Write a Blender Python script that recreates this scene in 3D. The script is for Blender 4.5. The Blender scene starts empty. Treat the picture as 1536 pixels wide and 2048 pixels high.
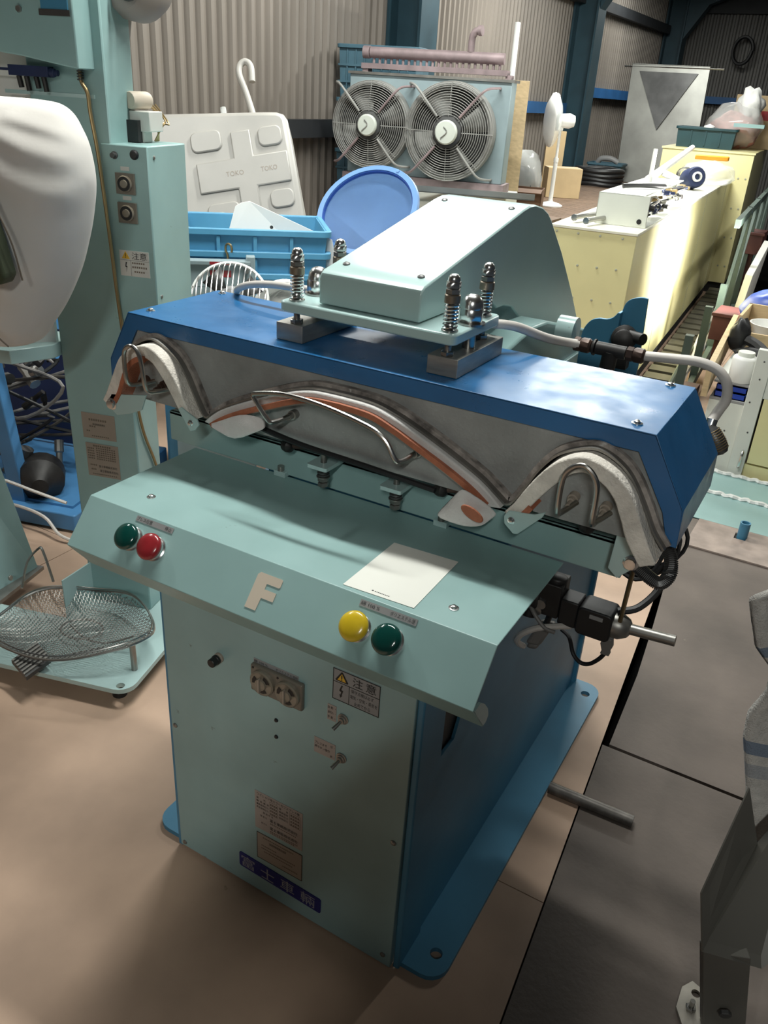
import bpy, bmesh, math, random
from mathutils import Vector, Matrix
random.seed(7)
SC = bpy.context.scene
COL = SC.collection
# ------------------------------------------------------------------ camera
cam_d = bpy.data.cameras.new('camera'); cam = bpy.data.objects.new('camera', cam_d); COL.objects.link(cam)
cam_d.sensor_fit = 'VERTICAL'; cam_d.sensor_height = 24.0; cam_d.lens = 1652.35 / 2048 * 24.0
cam_d.clip_start = 0.05; cam_d.clip_end = 100
RX, DN, FW = Vector((.8635, .5011, .0572)), Vector((.2727, -.3685, -.8887)), Vector((-.4242, .7831, -.4548))
cm = Matrix.Identity(4)
for i in range(3):
    cm[i][0], cm[i][1], cm[i][2] = RX[i], -DN[i], -FW[i]
cm.translation = (.96667, -.94048, 1.52)
cam.matrix_world = cm
SC.camera = cam
# ------------------------------------------------------------------ world, exposure, lamps
w = bpy.data.worlds.new('world'); SC.world = w; w.use_nodes = True
w.node_tree.nodes['Background'].inputs[0].default_value = (.80, .90, 1.0, 1)
w.node_tree.nodes['Background'].inputs[1].default_value = .03
SC.view_settings.view_transform = 'Standard'; SC.view_settings.look = 'None'
SC.view_settings.gamma = 1.0; SC.view_settings.use_curve_mapping = False
SC.view_settings.exposure = 0.0
def tube_lamp(x, y, z, power, lx=1.2, ly=.10, rz=0.0, col=(.98, 1.0, .95)):
    l = bpy.data.lights.new('fluorescent_light', 'AREA'); l.shape = 'RECTANGLE'
    l.size = lx; l.size_y = ly; l.energy = power; l.color = col
    o = bpy.data.objects.new('fluorescent_light', l); COL.objects.link(o)
    o.location = (x, y, z); o.rotation_euler = (0, 0, rz)
    return o
LAMPS = [(-.05, .80, 2.85, 52, 0), (-.95, 2.9, 2.9, 70, 0), (-.9, 6.0, 2.9, 125, 0), (1.75, -3.05, 2.85, 74, math.pi/2),
         (1.25, 4.9, 2.6, 46, math.pi/2), (-1.3, 9.6, 2.9, 45, 0), (-1.75, .75, 2.8, 28, math.pi/2)]
for x, y, z, e, r in LAMPS:
    tube_lamp(x, y, z - .035, e, rz=r)
# ------------------------------------------------------------------ materials
def mat(name, col, rough=.5, metal=0.0, var=.10, scale=6.0, bump=0.0, bscale=80.0, speck=0.0, scol=(.03, .025, .02), sscale=45.0,
        coat=0.0, trans=0.0, alpha=1.0, spec=.5, stretch=(1, 1, 1), rvar=0.0):
    m = bpy.data.materials.new(name); m.use_nodes = True
    nt = m.node_tree; N = nt.nodes; L = nt.links; b = N['Principled BSDF']
    tc = N.new('ShaderNodeTexCoord'); mp = N.new('ShaderNodeMapping'); L.new(tc.outputs['Object'], mp.inputs[0]); mp.inputs['Scale'].default_value = stretch
    n1 = N.new('ShaderNodeTexNoise'); n1.inputs['Scale'].default_value = scale; n1.inputs['Detail'].default_value = 6; L.new(mp.outputs[0], n1.inputs['Vector'])
    rp = N.new('ShaderNodeValToRGB'); L.new(n1.outputs['Fac'], rp.inputs[0])
    rp.color_ramp.elements[0].position = .3; rp.color_ramp.elements[1].position = .7
    rp.color_ramp.elements[0].color = tuple(max(0, c * (1 - var)) for c in col) + (1,)
    rp.color_ramp.elements[1].color = tuple(min(1, c * (1 + var)) for c in col) + (1,)
    out = rp.outputs[0]
    if speck > 0:
        n2 = N.new('ShaderNodeTexNoise'); n2.inputs['Scale'].default_value = sscale; n2.inputs['Detail'].default_value = 5; n2.inputs['Roughness'].default_value = .65
        L.new(mp.outputs[0], n2.inputs['Vector'])
        r2 = N.new('ShaderNodeValToRGB'); L.new(n2.outputs['Fac'], r2.inputs[0])
        r2.color_ramp.elements[0].position = .74 - speck * .3; r2.color_ramp.elements[1].position = .80 - speck * .3
        mx = N.new('ShaderNodeMix'); mx.data_type = 'RGBA'; L.new(r2.outputs[0], mx.inputs[0]); L.new(out, mx.inputs[6]); mx.inputs[7].default_value = scol + (1,)
        out = mx.outputs[2]
    L.new(out, b.inputs['Base Color'])
    if rvar > 0:
        n4 = N.new('ShaderNodeTexNoise'); n4.inputs['Scale'].default_value = scale * 2.3; n4.inputs['Detail'].default_value = 5; L.new(mp.outputs[0], n4.inputs['Vector'])
        mr = N.new('ShaderNodeMapRange'); mr.inputs['From Min'].default_value = .3; mr.inputs['From Max'].default_value = .7; mr.inputs['To Min'].default_value = max(.02, rough - rvar); mr.inputs['To Max'].default_value = rough + rvar
        L.new(n4.outputs['Fac'], mr.inputs[0]); L.new(mr.outputs[0], b.inputs['Roughness'])
    b.inputs['Roughness'].default_value = rough; b.inputs['Metallic'].default_value = metal
    b.inputs['Coat Weight'].default_value = coat; b.inputs['Coat Roughness'].default_value = .15
    b.inputs['Transmission Weight'].default_value = trans; b.inputs['Alpha'].default_value = alpha
    b.inputs['Specular IOR Level'].default_value = spec
    if bump > 0:
        n3 = N.new('ShaderNodeTexNoise'); n3.inputs['Scale'].default_value = bscale; n3.inputs['Detail'].default_value = 4; L.new(mp.outputs[0], n3.inputs['Vector'])
        bp = N.new('ShaderNodeBump'); bp.inputs['Strength'].default_value = bump; bp.inputs['Distance'].default_value = .003
        L.new(n3.outputs['Fac'], bp.inputs['Height']); L.new(bp.outputs[0], b.inputs['Normal'])
    return m
M = {}
M['teal'] = mat('teal_paint', (.29, .45, .44), .36, rvar=.08, var=.11, scale=4, speck=.08, scol=(.16, .2, .18), sscale=30)
M['teal_panel'] = mat('teal_panel_paint', (.28, .425, .425), .42, rvar=.08, var=.11, scale=5, speck=.16, scol=(.12, .14, .12), sscale=22)
M['teal_light'] = mat('pale_teal_paint', (.42, .58, .57), .24, var=.05, scale=4, spec=.8, speck=.05, scol=(.2, .2, .18))
M['blue'] = mat('blue_paint', (.010, .125, .32), .34, rvar=.10, var=.14, scale=7, speck=.14, scol=(.01, .01, .015), sscale=60, spec=.8)
M['base_blue'] = mat('base_blue_paint', (.060, .225, .36), .45, var=.12, scale=5, speck=.12, scol=(.02, .03, .04), sscale=40)
M['grey_plate'] = mat('grey_platen_metal', (.29, .295, .285), .55, metal=0.0, var=.25, scale=10, bump=.5, bscale=160, speck=.22, scol=(.5, .5, .48), sscale=110)
M['grime'] = mat('burnt_grime', (.30, .265, .24), .7, var=.6, scale=45, bump=1.0, bscale=90, speck=.36, scol=(.55, .53, .5), sscale=70)
M['steel'] = mat('brushed_steel', (.42, .41, .39), .28, metal=1.0, var=.1)
M['chrome'] = mat('chrome', (.74, .74, .73), .24, metal=1.0, var=.04)
M['dull_steel'] = mat('dull_steel', (.30, .29, .27), .42, metal=.85, var=.25, scale=14, speck=.2, scol=(.1, .08, .06))
M['block'] = mat('machined_steel_block', (.36, .35, .32), .42, metal=.6, var=.15, scale=20, speck=.12, stretch=(1, 1, 6))
M['dark_steel'] = mat('dark_steel', (.10, .10, .10), .4, metal=.6, var=.3)
M['brass'] = mat('brass_tube', (.33, .24, .12), .35, metal=.8, var=.25)
M['black'] = mat('black_rubber', (.012, .012, .013), .5, var=.3)
M['blackmetal'] = mat('black_casting', (.025, .023, .022), .5, metal=.3, var=.4, scale=20)
M['brown_fit'] = mat('brown_fitting', (.07, .04, .03), .45, metal=.4, var=.3)
M['pad'] = mat('white_padding_felt', (.74, .69, .62), .95, var=.2, scale=30, bump=.9, bscale=200, speck=.12, scol=(.35, .27, .2), sscale=30)
M['cloth'] = mat('grey_white_cloth', (.66, .64, .62), .9, var=.12, scale=12, bump=.4, bscale=260)
M['orange'] = mat('orange_silicone', (.40, .13, .065), .6, var=.15, scale=40, bump=.6, bscale=300)
M['white_cover'] = mat('white_form_cover', (.66, .63, .59), .85, var=.06, scale=4, bump=.25, bscale=30, speck=.04, scol=(.4, .34, .28), sscale=8)
M['white_plastic'] = mat('white_plastic', (.80, .80, .77), .4, var=.03)
M['offwhite'] = mat('offwhite_tank', (.40, .385, .355), .42, var=.07, scale=5, speck=.03, scol=(.4, .35, .28))
M['paper'] = mat('white_paper', (.78, .78, .72), .8, var=.02)
M['tape_beige'] = mat('beige_letter_film', (.60, .52, .42), .55, var=.05)
M['label_grey'] = mat('grey_label', (.28, .28, .28), .5, var=.06)
M['label_tan'] = mat('tan_label', (.33, .28, .23), .5, var=.08)
M['label_pink'] = mat('pinkish_label', (.37, .325, .295), .5, var=.06)
M['label_white'] = mat('white_label', (.62, .62, .58), .5, var=.05)
M['ink'] = mat('black_ink', (.012, .012, .012), .6, var=.1)
M['ink_faint'] = mat('faded_ink', (.16, .13, .10), .6, var=.2)
M['ink_grey'] = mat('silver_ink', (.33, .34, .38), .5, var=.1)
M['badge'] = mat('navy_badge', (.008, .012, .16), .35, var=.1)
M['warn_y'] = mat('warning_yellow', (.70, .42, .04), .5, var=.06)
M['btn_green'] = mat('dark_green_button', (.004, .055, .045), .12, var=.05, coat=.6)
M['btn_red'] = mat('red_button', (.30, .022, .028), .25, var=.2, scale=40, coat=.4)
M['btn_yellow'] = mat('yellow_button', (.62, .44, .02), .25, var=.12, scale=40, coat=.4)
M['timer'] = mat('brown_timer_plastic', (.17, .15, .12), .35, var=.1)
M['timer_clear'] = mat('smoky_clear_plastic', (.22, .19, .145), .15, var=.1, coat=.5)
M['hose'] = mat('grey_hose', (.60, .56, .52), .45, var=.08, scale=25)
M['hose_dark'] = mat('dark_hose', (.05, .045, .04), .5, var=.2)
M['glass'] = mat('clear_plastic', (.85, .88, .86), .12, var=.03, alpha=.35)
M['cord_grey'] = mat('grey_cord', (.18, .17, .16), .5, var=.1)
M['floor_beige'] = mat('beige_floor_sheet', (.47, .325, .235), .6, var=.20, scale=3.0, speck=.14, scol=(.22, .15, .10), sscale=9, bump=.12, bscale=25)
M['floor_dark'] = mat('dark_steel_floor', (.125, .100, .085), .7, var=.28, scale=3.5, speck=.10, scol=(.22, .18, .14), sscale=26, bump=.3, bscale=60)
M['under'] = mat('black_under_floor', (.006, .006, .006), 1.0, var=.2, spec=0.0)
M['wall'] = mat('corrugated_wall_sheet', (.20, .175, .15), .55, metal=.15, var=.14, scale=3, stretch=(1, 1, .3))
M['wall2'] = mat('far_wall_sheet', (.15, .145, .135), .6, metal=.1, var=.14, scale=3, stretch=(1, 1, .3))
M['roof'] = mat('roof_sheet', (.16, .16, .155), .7, var=.12)
M['col'] = mat('dark_teal_steel', (.02, .055, .075), .5, var=.15)
M['girt'] = mat('dark_girt_steel', (.02, .022, .025), .6, var=.2)
M['girt_blue'] = mat('blue_girt_steel', (.02, .10, .26), .5, var=.15)
M['cream'] = mat('cream_paint', (.74, .68, .36), .35, var=.05, scale=4, speck=.04, scol=(.4, .34, .15))
M['cream_pale'] = mat('pale_cream_top', (.78, .76, .62), .35, var=.06, scale=6)
M['khaki'] = mat('khaki_cabinet', (.40, .40, .31), .45, var=.06)
M['crate_blue'] = mat('light_blue_crate', (.10, .34, .55), .42, var=.10, scale=8)
M['crate_net'] = mat('steel_blue_crate', (.06, .135, .18), .6, var=.15, scale=8)
M['crate_dark'] = mat('dark_teal_crate', (.015, .05, .06), .5, var=.2)
M['tub'] = mat('blue_tub_inside', (.03, .085, .36), .35, var=.06)
M['tub_rim'] = mat('blue_tub', (.16, .32, .62), .4, var=.06)
M['fan_grey'] = mat('dusty_fan_grey', (.27, .27, .255), .6, var=.2, scale=8)
M['fan_white'] = mat('fan_cap_white', (.58, .62, .56), .5, var=.08)
M['unit_blue'] = mat('pale_blue_grey_sheet', (.24, .31, .33), .5, var=.12, scale=5, speck=.1, scol=(.15, .18, .17))
M['rust'] = mat('rusty_mauve_iron', (.26, .20, .205), .6, metal=.2, var=.25, scale=12)
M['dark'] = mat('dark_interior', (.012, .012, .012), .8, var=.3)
M['wood'] = mat('pale_wood', (.52, .39, .22), .6, var=.15, scale=10, stretch=(1, 6, 6))
M['wood_dark'] = mat('brown_deck_board', (.16, .105, .07), .65, var=.2, scale=10)
M['carton'] = mat('cardboard', (.42, .31, .17), .75, var=.10)
M['carton_dark'] = mat('brown_carton', (.15, .08, .045), .7, var=.15)
M['stainless'] = mat('stainless_sheet', (.34, .34, .315), .35, metal=.8, var=.25, scale=3)
M['green_frame'] = mat('green_grey_frame', (.045, .068, .055), .6, var=.2)
M['red_oxide'] = mat('red_oxide_steel', (.055, .012, .010), .6, var=.2)
M['slat'] = mat('grey_conveyor_slat', (.085, .08, .062), .6, var=.2)
M['bluebag'] = mat('blue_sheet_plastic', (.01, .05, .36), .35, var=.2)
M['navy'] = mat('navy_cloth', (.012, .022, .075), .6, var=.2)
M['pinkbag'] = mat('pink_contents', (.45, .20, .17), .6, var=.3, scale=25)
M['cabwhite'] = mat('white_cabinet', (.66, .68, .62), .45, var=.05, speck=.06, scol=(.2, .18, .15))
M['towel'] = mat('towel_pile', (.50, .48, .45), 1.0, var=.15, scale=60, bump=1.0, bscale=350)
M['bracket'] = mat('grey_green_bracket', (.12, .115, .10), .5, var=.08)
M['zinc'] = mat('zinc_plate', (.42, .39, .34), .5, metal=.3, var=.2, scale=16)
M['rustplate'] = mat('rusty_floor_plate', (.30, .235, .20), .6, var=.25, scale=14)
M['cup'] = mat('spring_cup_metal', (.34, .29, .23), .35, metal=.8, var=.2)
M['pipe_dark'] = mat('rough_dark_pipe', (.13, .12, .11), .5, metal=.6, var=.35, scale=40)
M['blueframe'] = mat('bright_blue_frame', (.07, .22, .44), .4, var=.12)
M['green_leaf'] = mat('dark_green_lining', (.035, .045, .02), .7, var=.4)
M['orange_bar'] = mat('orange_rubber', (.75, .30, .02), .5, var=.08)
M['work_clothes'] = mat('dark_work_clothes', (.03, .035, .045), .9, var=.2)
M['skin'] = mat('skin', (.45, .27, .19), .55, var=.06)
M['lamp'] = None
m = bpy.data.materials.new('lit_tube'); m.use_nodes = True; b = m.node_tree.nodes['Principled BSDF']
b.inputs['Emission Color'].default_value = (1, .97, .9, 1); b.inputs['Emission Strength'].default_value = 6.0; M['lamp'] = m
def stripe_mat():
    m = mat('striped_towel', (.50, .48, .45), 1.0, var=.15, scale=60, bump=1.0, bscale=350)
    nt = m.node_tree; N = nt.nodes; L = nt.links; b = N['Principled BSDF']; src = b.inputs['Base Color'].links[0].from_socket
    tc = N.new('ShaderNodeTexCoord'); sp = N.new('ShaderNodeSeparateXYZ'); L.new(tc.outputs['UV'], sp.inputs[0])
    rp = N.new('ShaderNodeValToRGB'); rp.color_ramp.interpolation = 'CONSTANT'
    el = rp.color_ramp.elements; el[0].position = 0; el[0].color = (0, 0, 0, 1); el[1].position = .17; el[1].color = (1, 1, 1, 1)
    for p, c in ((.20, 0), (.222, .6), (.25, 0), (.44, 1), (.475, 0), (.495, .5), (.52, 0), (.70, 1), (.745, 0), (.77, .6), (.80, 0)):
        e = el.new(p); e.color = (c, c, c, 1)
    L.new(sp.outputs[1], rp.inputs[0])
    mx = N.new('ShaderNodeMix'); mx.data_type = 'RGBA'; L.new(rp.outputs[0], mx.inputs[0]); L.new(src, mx.inputs[6]); mx.inputs[7].default_value = (.17, .21, .27, 1)
    L.new(mx.outputs[2], b.inputs['Base Color'])
    return m
M['towel_stripe'] = stripe_mat()
# ------------------------------------------------------------------ mesh helpers
def bm_(): return bmesh.new()
def box(bm, x0, x1, y0, y1, z0, z1):
    vs = [bm.verts.new((x, y, z)) for x in (x0, x1) for y in (y0, y1) for z in (z0, z1)]
    for f in ((0, 1, 3, 2), (4, 6, 7, 5), (0, 4, 5, 1), (2, 3, 7, 6), (0, 2, 6, 4), (1, 5, 7, 3)): bm.faces.new([vs[i] for i in f])
    return bm
def obox(bm, o, a, b, c):
    o, a, b, c = (Vector(t) for t in (o, a, b, c))
    vs = [bm.verts.new(o + a * i + b * j + c * k) for i in (0, 1) for j in (0, 1) for k in (0, 1)]
    for f in ((0, 1, 3, 2), (4, 6, 7, 5), (0, 4, 5, 1), (2, 3, 7, 6), (0, 2, 6, 4), (1, 5, 7, 3)): bm.faces.new([vs[i] for i in f])
    return bm
def ax3(p, axis, v):
    return {'x': (v, p[0], p[1]), 'y': (p[0], v, p[1]), 'z': (p[0], p[1], v)}[axis]
def prism(bm, poly, axis, v0, v1):
    a = [bm.verts.new(ax3(p, axis, v0)) for p in poly]; b = [bm.verts.new(ax3(p, axis, v1)) for p in poly]
    n = len(poly)
    for i in range(n): bm.faces.new([a[i], a[(i + 1) % n], b[(i + 1) % n], b[i]])
    bm.faces.new(a[::-1]); bm.faces.new(b)
    return bm
def strip(bm, top, bot, y0, y1, axis='y'):
    """solid band between two open curves with the same number of points, extruded along an axis"""
    n = len(top)
    A = [bm.verts.new(ax3(p, axis, y0)) for p in top]; B = [bm.verts.new(ax3(p, axis, y0)) for p in bot]
    Cc = [bm.verts.new(ax3(p, axis, y1)) for p in top]; Dd = [bm.verts.new(ax3(p, axis, y1)) for p in bot]
    for i in range(n - 1):
        bm.faces.new([A[i], A[i + 1], B[i + 1], B[i]]); bm.faces.new([Cc[i + 1], Cc[i], Dd[i], Dd[i + 1]])
        bm.faces.new([A[i + 1], A[i], Cc[i], Cc[i + 1]]); bm.faces.new([B[i], B[i + 1], Dd[i + 1], Dd[i]])
    bm.faces.new([A[0], B[0], Dd[0], Cc[0]]); bm.faces.new([B[-1], A[-1], Cc[-1], Dd[-1]])
    return bm
def frame_of(d):
    d = Vector(d).normalized(); t = Vector((0, 0, 1)) if abs(d.z) < .95 else Vector((1, 0, 0))
    a = d.cross(t).normalized(); return a, d.cross(a).normalized(), d
def lathe(bm, prof, o, axis=(0, 0, 1), n=20, ang=0.0):
    a, b, d = frame_of(axis); o = Vector(o); rings = []
    for r, h in prof:
        if r < 1e-6: rings.append([bm.verts.new(o + d * h)])
        else: rings.append([bm.verts.new(o + d * h + (a * math.cos(2 * math.pi * k / n + ang) + b * math.sin(2 * math.pi * k / n + ang)) * r) for k in range(n)])
    for p, q in zip(rings, rings[1:]):
        if len(p) == 1 and len(q) == 1: continue
        for k in range(n):
            if len(p) == 1: bm.faces.new([p[0], q[k], q[(k + 1) % n]])
            elif len(q) == 1: bm.faces.new([p[k], p[(k + 1) % n], q[0]])
            else: bm.faces.new([p[k], p[(k + 1) % n], q[(k + 1) % n], q[k]])
    if len(rings[0]) > 1: bm.faces.new(rings[0][::-1])
    if len(rings[-1]) > 1: bm.faces.new(rings[-1])
    return bm
def cyl(bm, p0, p1, r, r2=None, n=16):
    p0, p1 = Vector(p0), Vector(p1); return lathe(bm, [(r, 0), (r if r2 is None else r2, (p1 - p0).length)], p0, p1 - p0, n)
def hexn(bm, o, axis, r, h, ang=.3): return lathe(bm, [(r * .9, 0), (r, h * .12), (r, h * .88), (r * .9, h)], o, axis, 6, ang)
def cr(pts, k=6, closed=False):
    P = [Vector(p) for p in pts]; n = len(P); out = []
    rng = range(n) if closed else range(n - 1)
    for i in rng:
        if closed: p0, p1, p2, p3 = P[(i - 1) % n], P[i], P[(i + 1) % n], P[(i + 2) % n]
        else: p0, p1, p2, p3 = P[max(i - 1, 0)], P[i], P[i + 1], P[min(i + 2, n - 1)]
        for j in range(k):
            t = j / k
            out.append(.5 * ((2 * p1) + (p2 - p0) * t + (2 * p0 - 5 * p1 + 4 * p2 - p3) * t * t + (3 * p1 - p0 - 3 * p2 + p3) * t ** 3))
    if not closed: out.append(P[-1].copy())
    return out
def tube(bm, pts, r, n=8, closed=False, smooth=0):
    P = [Vector(p) for p in pts]
    if smooth: P = cr(P, smooth, closed)
    m = len(P); rr = r if callable(r) else (lambda t: r)
    a = None; rings = []
    for i in range(m):
        d = (P[(i + 1) % m] - P[i - 1]) if closed else (P[min(i + 1, m - 1)] - P[max(i - 1, 0)])
        if d.length < 1e-9: d = Vector((0, 0, 1))
        d.normalize()
        if a is None: a = frame_of(d)[0]
        a = (a - d * a.dot(d))
        if a.length < 1e-6: a = frame_of(d)[0]
        a.normalize(); b = d.cross(a)
        q = rr(i / max(1, m - 1))
        rings.append([bm.verts.new(P[i] + (a * math.cos(2 * math.pi * k / n) + b * math.sin(2 * math.pi * k / n)) * q) for k in range(n)])
    pr = list(zip(rings, rings[1:])) + ([(rings[-1], rings[0])] if closed else [])
    for p, q in pr:
        for k in range(n): bm.faces.new([p[k], p[(k + 1) % n], q[(k + 1) % n], q[k]])
    if not closed: bm.faces.new(rings[0][::-1]); bm.faces.new(rings[-1])
    return bm
def helix(o, axis, r, turns, h, seg=12, r1=None):
    a, b, d = frame_of(axis); o = Vector(o); n = int(turns * seg); r1 = r if r1 is None else r1
    return [o + d * (h * i / n) + (a * math.cos(2 * math.pi * i / seg) + b * math.sin(2 * math.pi * i / seg)) * (r + (r1 - r) * i / n) for i in range(n + 1)]
def rrect(x0, x1, y0, y1, r, k=5, corners=(1, 1, 1, 1)):
    out = []
    for i, (cx, cy, a0) in enumerate(((x1 - r, y1 - r, 0), (x0 + r, y1 - r, 90), (x0 + r, y0 + r, 180), (x1 - r, y0 + r, 270))):
        if corners[i]:
            for j in range(k + 1):
                t = math.radians(a0 + 90 * j / k); out.append((cx + r * math.cos(t), cy + r * math.sin(t)))
        else: out.append(((x1, y1), (x0, y1), (x0, y0), (x1, y0))[i])
    return out
def circ(cx, cy, r, n=16): return [(cx + r * math.cos(2 * math.pi * k / n), cy + r * math.sin(2 * math.pi * k / n)) for k in range(n)]
def xform(bm, mtx):
    bm.transform(mtx); return bm
def holed(outer, holes, z0, z1, mtx=None):
    """flat plate with real holes: filled 2D curve, extruded"""
    c = bpy.data.curves.new('plate', 'CURVE'); c.dimensions = '2D'; c.fill_mode = 'BOTH'; c.extrude = abs(z1 - z0) / 2
    for poly in [outer] + list(holes):
        s = c.splines.new('POLY'); s.points.add(len(poly) - 1); s.use_cyclic_u = True
        for p, q in zip(s.points, poly): p.co = (q[0], q[1], 0, 1)
    o = bpy.data.objects.new('plate', c); COL.objects.link(o)
    dg = bpy.context.evaluated_depsgraph_get()
    me = bpy.data.meshes.new_from_object(o.evaluated_get(dg))
    bm = bm_(); bm.from_mesh(me); bpy.data.objects.remove(o); bpy.data.curves.remove(c); bpy.data.meshes.remove(me)
    bmesh.ops.translate(bm, verts=bm.verts, vec=(0, 0, (z0 + z1) / 2))
    if mtx: bm.transform(mtx)
    return bm
W = {}
def ob(name, bm, m, parent=None, local=False, smooth=35, bevel=0.0, label=None, cat=None, group=None, kind=None, fix=True):
    if fix: bmesh.ops.recalc_face_normals(bm, faces=bm.faces)
    me = bpy.data.meshes.new(name); bm.to_mesh(me); bm.free()
    for p in me.polygons: p.use_smooth = smooth > 0
    if smooth > 0: me.set_sharp_from_angle(angle=math.radians(smooth))
    me.materials.append(M[m] if isinstance(m, str) else m)
    o = bpy.data.objects.new(name, me); COL.objects.link(o)
    attach(o, parent, local)
    if bevel > 0:
        b = o.modifiers.new('bevel', 'BEVEL'); b.width = bevel; b.segments = 2; b.limit_method = 'ANGLE'; b.angle_limit = math.radians(40)
    tag(o, label, cat, group, kind)
    return o
def attach(o, parent, local=False):
    if parent is None: W[o.name] = Matrix.Identity(4); return
    o.parent = parent
    if local: W[o.name] = W[parent.name]
    else: o.matrix_parent_inverse = W[parent.name].inverted(); W[o.name] = Matrix.Identity(4)
def tag(o, label=None, cat=None, group=None, kind=None):
    if label: o['label'] = label
    if cat: o['category'] = cat
    if group: o['group'] = group
    if kind: o['kind'] = kind
    return o
def thing(name, label, cat, loc=(0, 0, 0), rz=0.0, group=None):
    o = bpy.data.objects.new(name, None); COL.objects.link(o); o.empty_display_size = .1
    o.location = loc; o.rotation_euler = (0, 0, rz)
    W[o.name] = Matrix.Translation(loc) @ Matrix.Rotation(rz, 4, 'Z')
    return tag(o, label, cat, group)
def struct(name, bm, m, **k): return ob(name, bm, m, kind='structure', **k)
def text(name, s, size, mtx, m, parent, local=False, w=None, h=None, thick=.0003):
    """flat lettering as mesh; mtx maps text plane (x right, y up) into space; optional exact width / height"""
    c = bpy.data.curves.new('txt', 'FONT'); c.body = s; c.size = size; c.resolution_u = 2; c.extrude = 0
    o = bpy.data.objects.new('txt', c); COL.objects.link(o)
    dg = bpy.context.evaluated_depsgraph_get(); me = bpy.data.meshes.new_from_object(o.evaluated_get(dg))
    bm = bm_(); bm.from_mesh(me); bpy.data.objects.remove(o); bpy.data.curves.remove(c); bpy.data.meshes.remove(me)
    if bm.verts:
        xs = [v.co.x for v in bm.verts]; ys = [v.co.y for v in bm.verts]
        sx = w / (max(xs) - min(xs)) if w else 1; sy = h / (max(ys) - min(ys)) if h else (sx if w else 1)
        x0, y0 = min(xs), min(ys)
        for v in bm.verts: v.co.x = (v.co.x - x0) * sx; v.co.y = (v.co.y - y0) * sy; v.co.z = thick
    bm.transform(mtx)
    return ob(name, bm, m, parent, local, smooth=0, fix=False)
def frame(o, x, y):
    """matrix with text x axis, y axis and origin"""
    x = Vector(x).normalized(); y = Vector(y).normalized(); z = x.cross(y); mt = Matrix.Identity(4)
    for i in range(3): mt[i][0], mt[i][1], mt[i][2] = x[i], y[i], z[i]
    mt.translation = o
    return mt
def copy_tree(o, parent=None):
    c = o.copy(); COL.objects.link(c); c.parent = parent
    for ch in list(o.children): copy_tree(ch, c)
    return c
# ================================================================== the building
SEAM = lambda y: .762 - .0725 * y
fl = bm_(); box(fl, -2.3, 4.5, -5, 12.6, -.12, -.028); floor = struct('floor', fl, 'under')
def sheet(x0, x1, y0, y1, seam=False):
    b = bm_(); g = .0012
    if seam: prism(b, [(x0 + g, y0 + g), (SEAM(y0 + g), y0 + g), (SEAM(y1 - g), y1 - g), (x0 + g, y1 - g)], 'z', -.028, 0)
    else: box(b, x0 + g, x1 - g, y0 + g, y1 - g, -.028, 0)
    ob('floor_sheet', b, 'floor_beige', floor, smooth=0)
b = bm_(); prism(b, [(-1.204, -5), (SEAM(-5), -5), (SEAM(.299), .299), (.299, .299), (.299, 7.58), (-1.204, 7.58)], 'z', -.028, 0); ob('floor_sheet', b, 'floor_beige', floor, smooth=0)
sheet(.30, .7, .30, 7.58, True); sheet(-2.3, -1.205, -5, .80); sheet(-2.3, -1.205, .80, 7.58)
# dark steel floor plates on the right, with the open black gap along the beige sheet
def dplate(pts):
    b = bm_(); prism(b, pts, 'z', -.018, .002); ob('floor_plate', b, 'floor_dark', floor, smooth=0)
dplate([(SEAM(-5) + .003, -5), (2.6, -5), (2.6, .846), (SEAM(.846) + .004, .846)])
dplate([(SEAM(.857) + .020, .857), (1.10, .857), (1.10, 2.40), (SEAM(2.4) + .012, 2.40), (SEAM(1.9) + .014, 1.9), (SEAM(1.5) + .026, 1.5), (SEAM(1.2) + .030, 1.2)])
dplate([(1.104, .857), (2.6, .857), (2.6, 2.40), (1.104, 2.40)])
dplate([(.66, 2.404), (2.6, 2.404), (2.6, 6.5), (.36, 6.5)])
def corr(name, L, H, pitch, depth, m, mtx, rib=.5):
    b = bm_(); n = int(L / pitch); P = []
    for i in range(n):
        x = i * pitch
        for f, d in ((0, 0), (.32, 0), (.5, depth), (.82, depth)): P.append((x + f * pitch, d))
    P.append((n * pitch, 0))
    A = [b.verts.new((x, d, 0)) for x, d in P]; B = [b.verts.new((x, d, H)) for x, d in P]
    for i in range(len(P) - 1): b.faces.new([A[i], A[i + 1], B[i + 1], B[i]])
    b.transform(mtx)
    return struct(name, b, m, smooth=0)
XW, YB, ZR = -2.30, 12.55, 3.7
corr('wall_left', 17.6, ZR, .082, .024, 'wall', Matrix.Translation((XW, 12.6, 0)) @ Matrix.Rotation(-math.pi / 2, 4, 'Z'))
corr('wall_back', 7.0, ZR, .082, .024, 'wall2', Matrix.Translation((4.6, YB, 0)) @ Matrix.Rotation(math.pi, 4, 'Z'))
b = bm_(); prism(b, [(XW - .1, ZR - .25), (1.2, ZR + .5), (4.6, ZR - .25), (4.6, ZR - .2), (1.2, ZR + .56), (XW - .1, ZR - .2)], 'y', -5, 12.7); struct('ceiling', b, 'roof', smooth=0)
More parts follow.
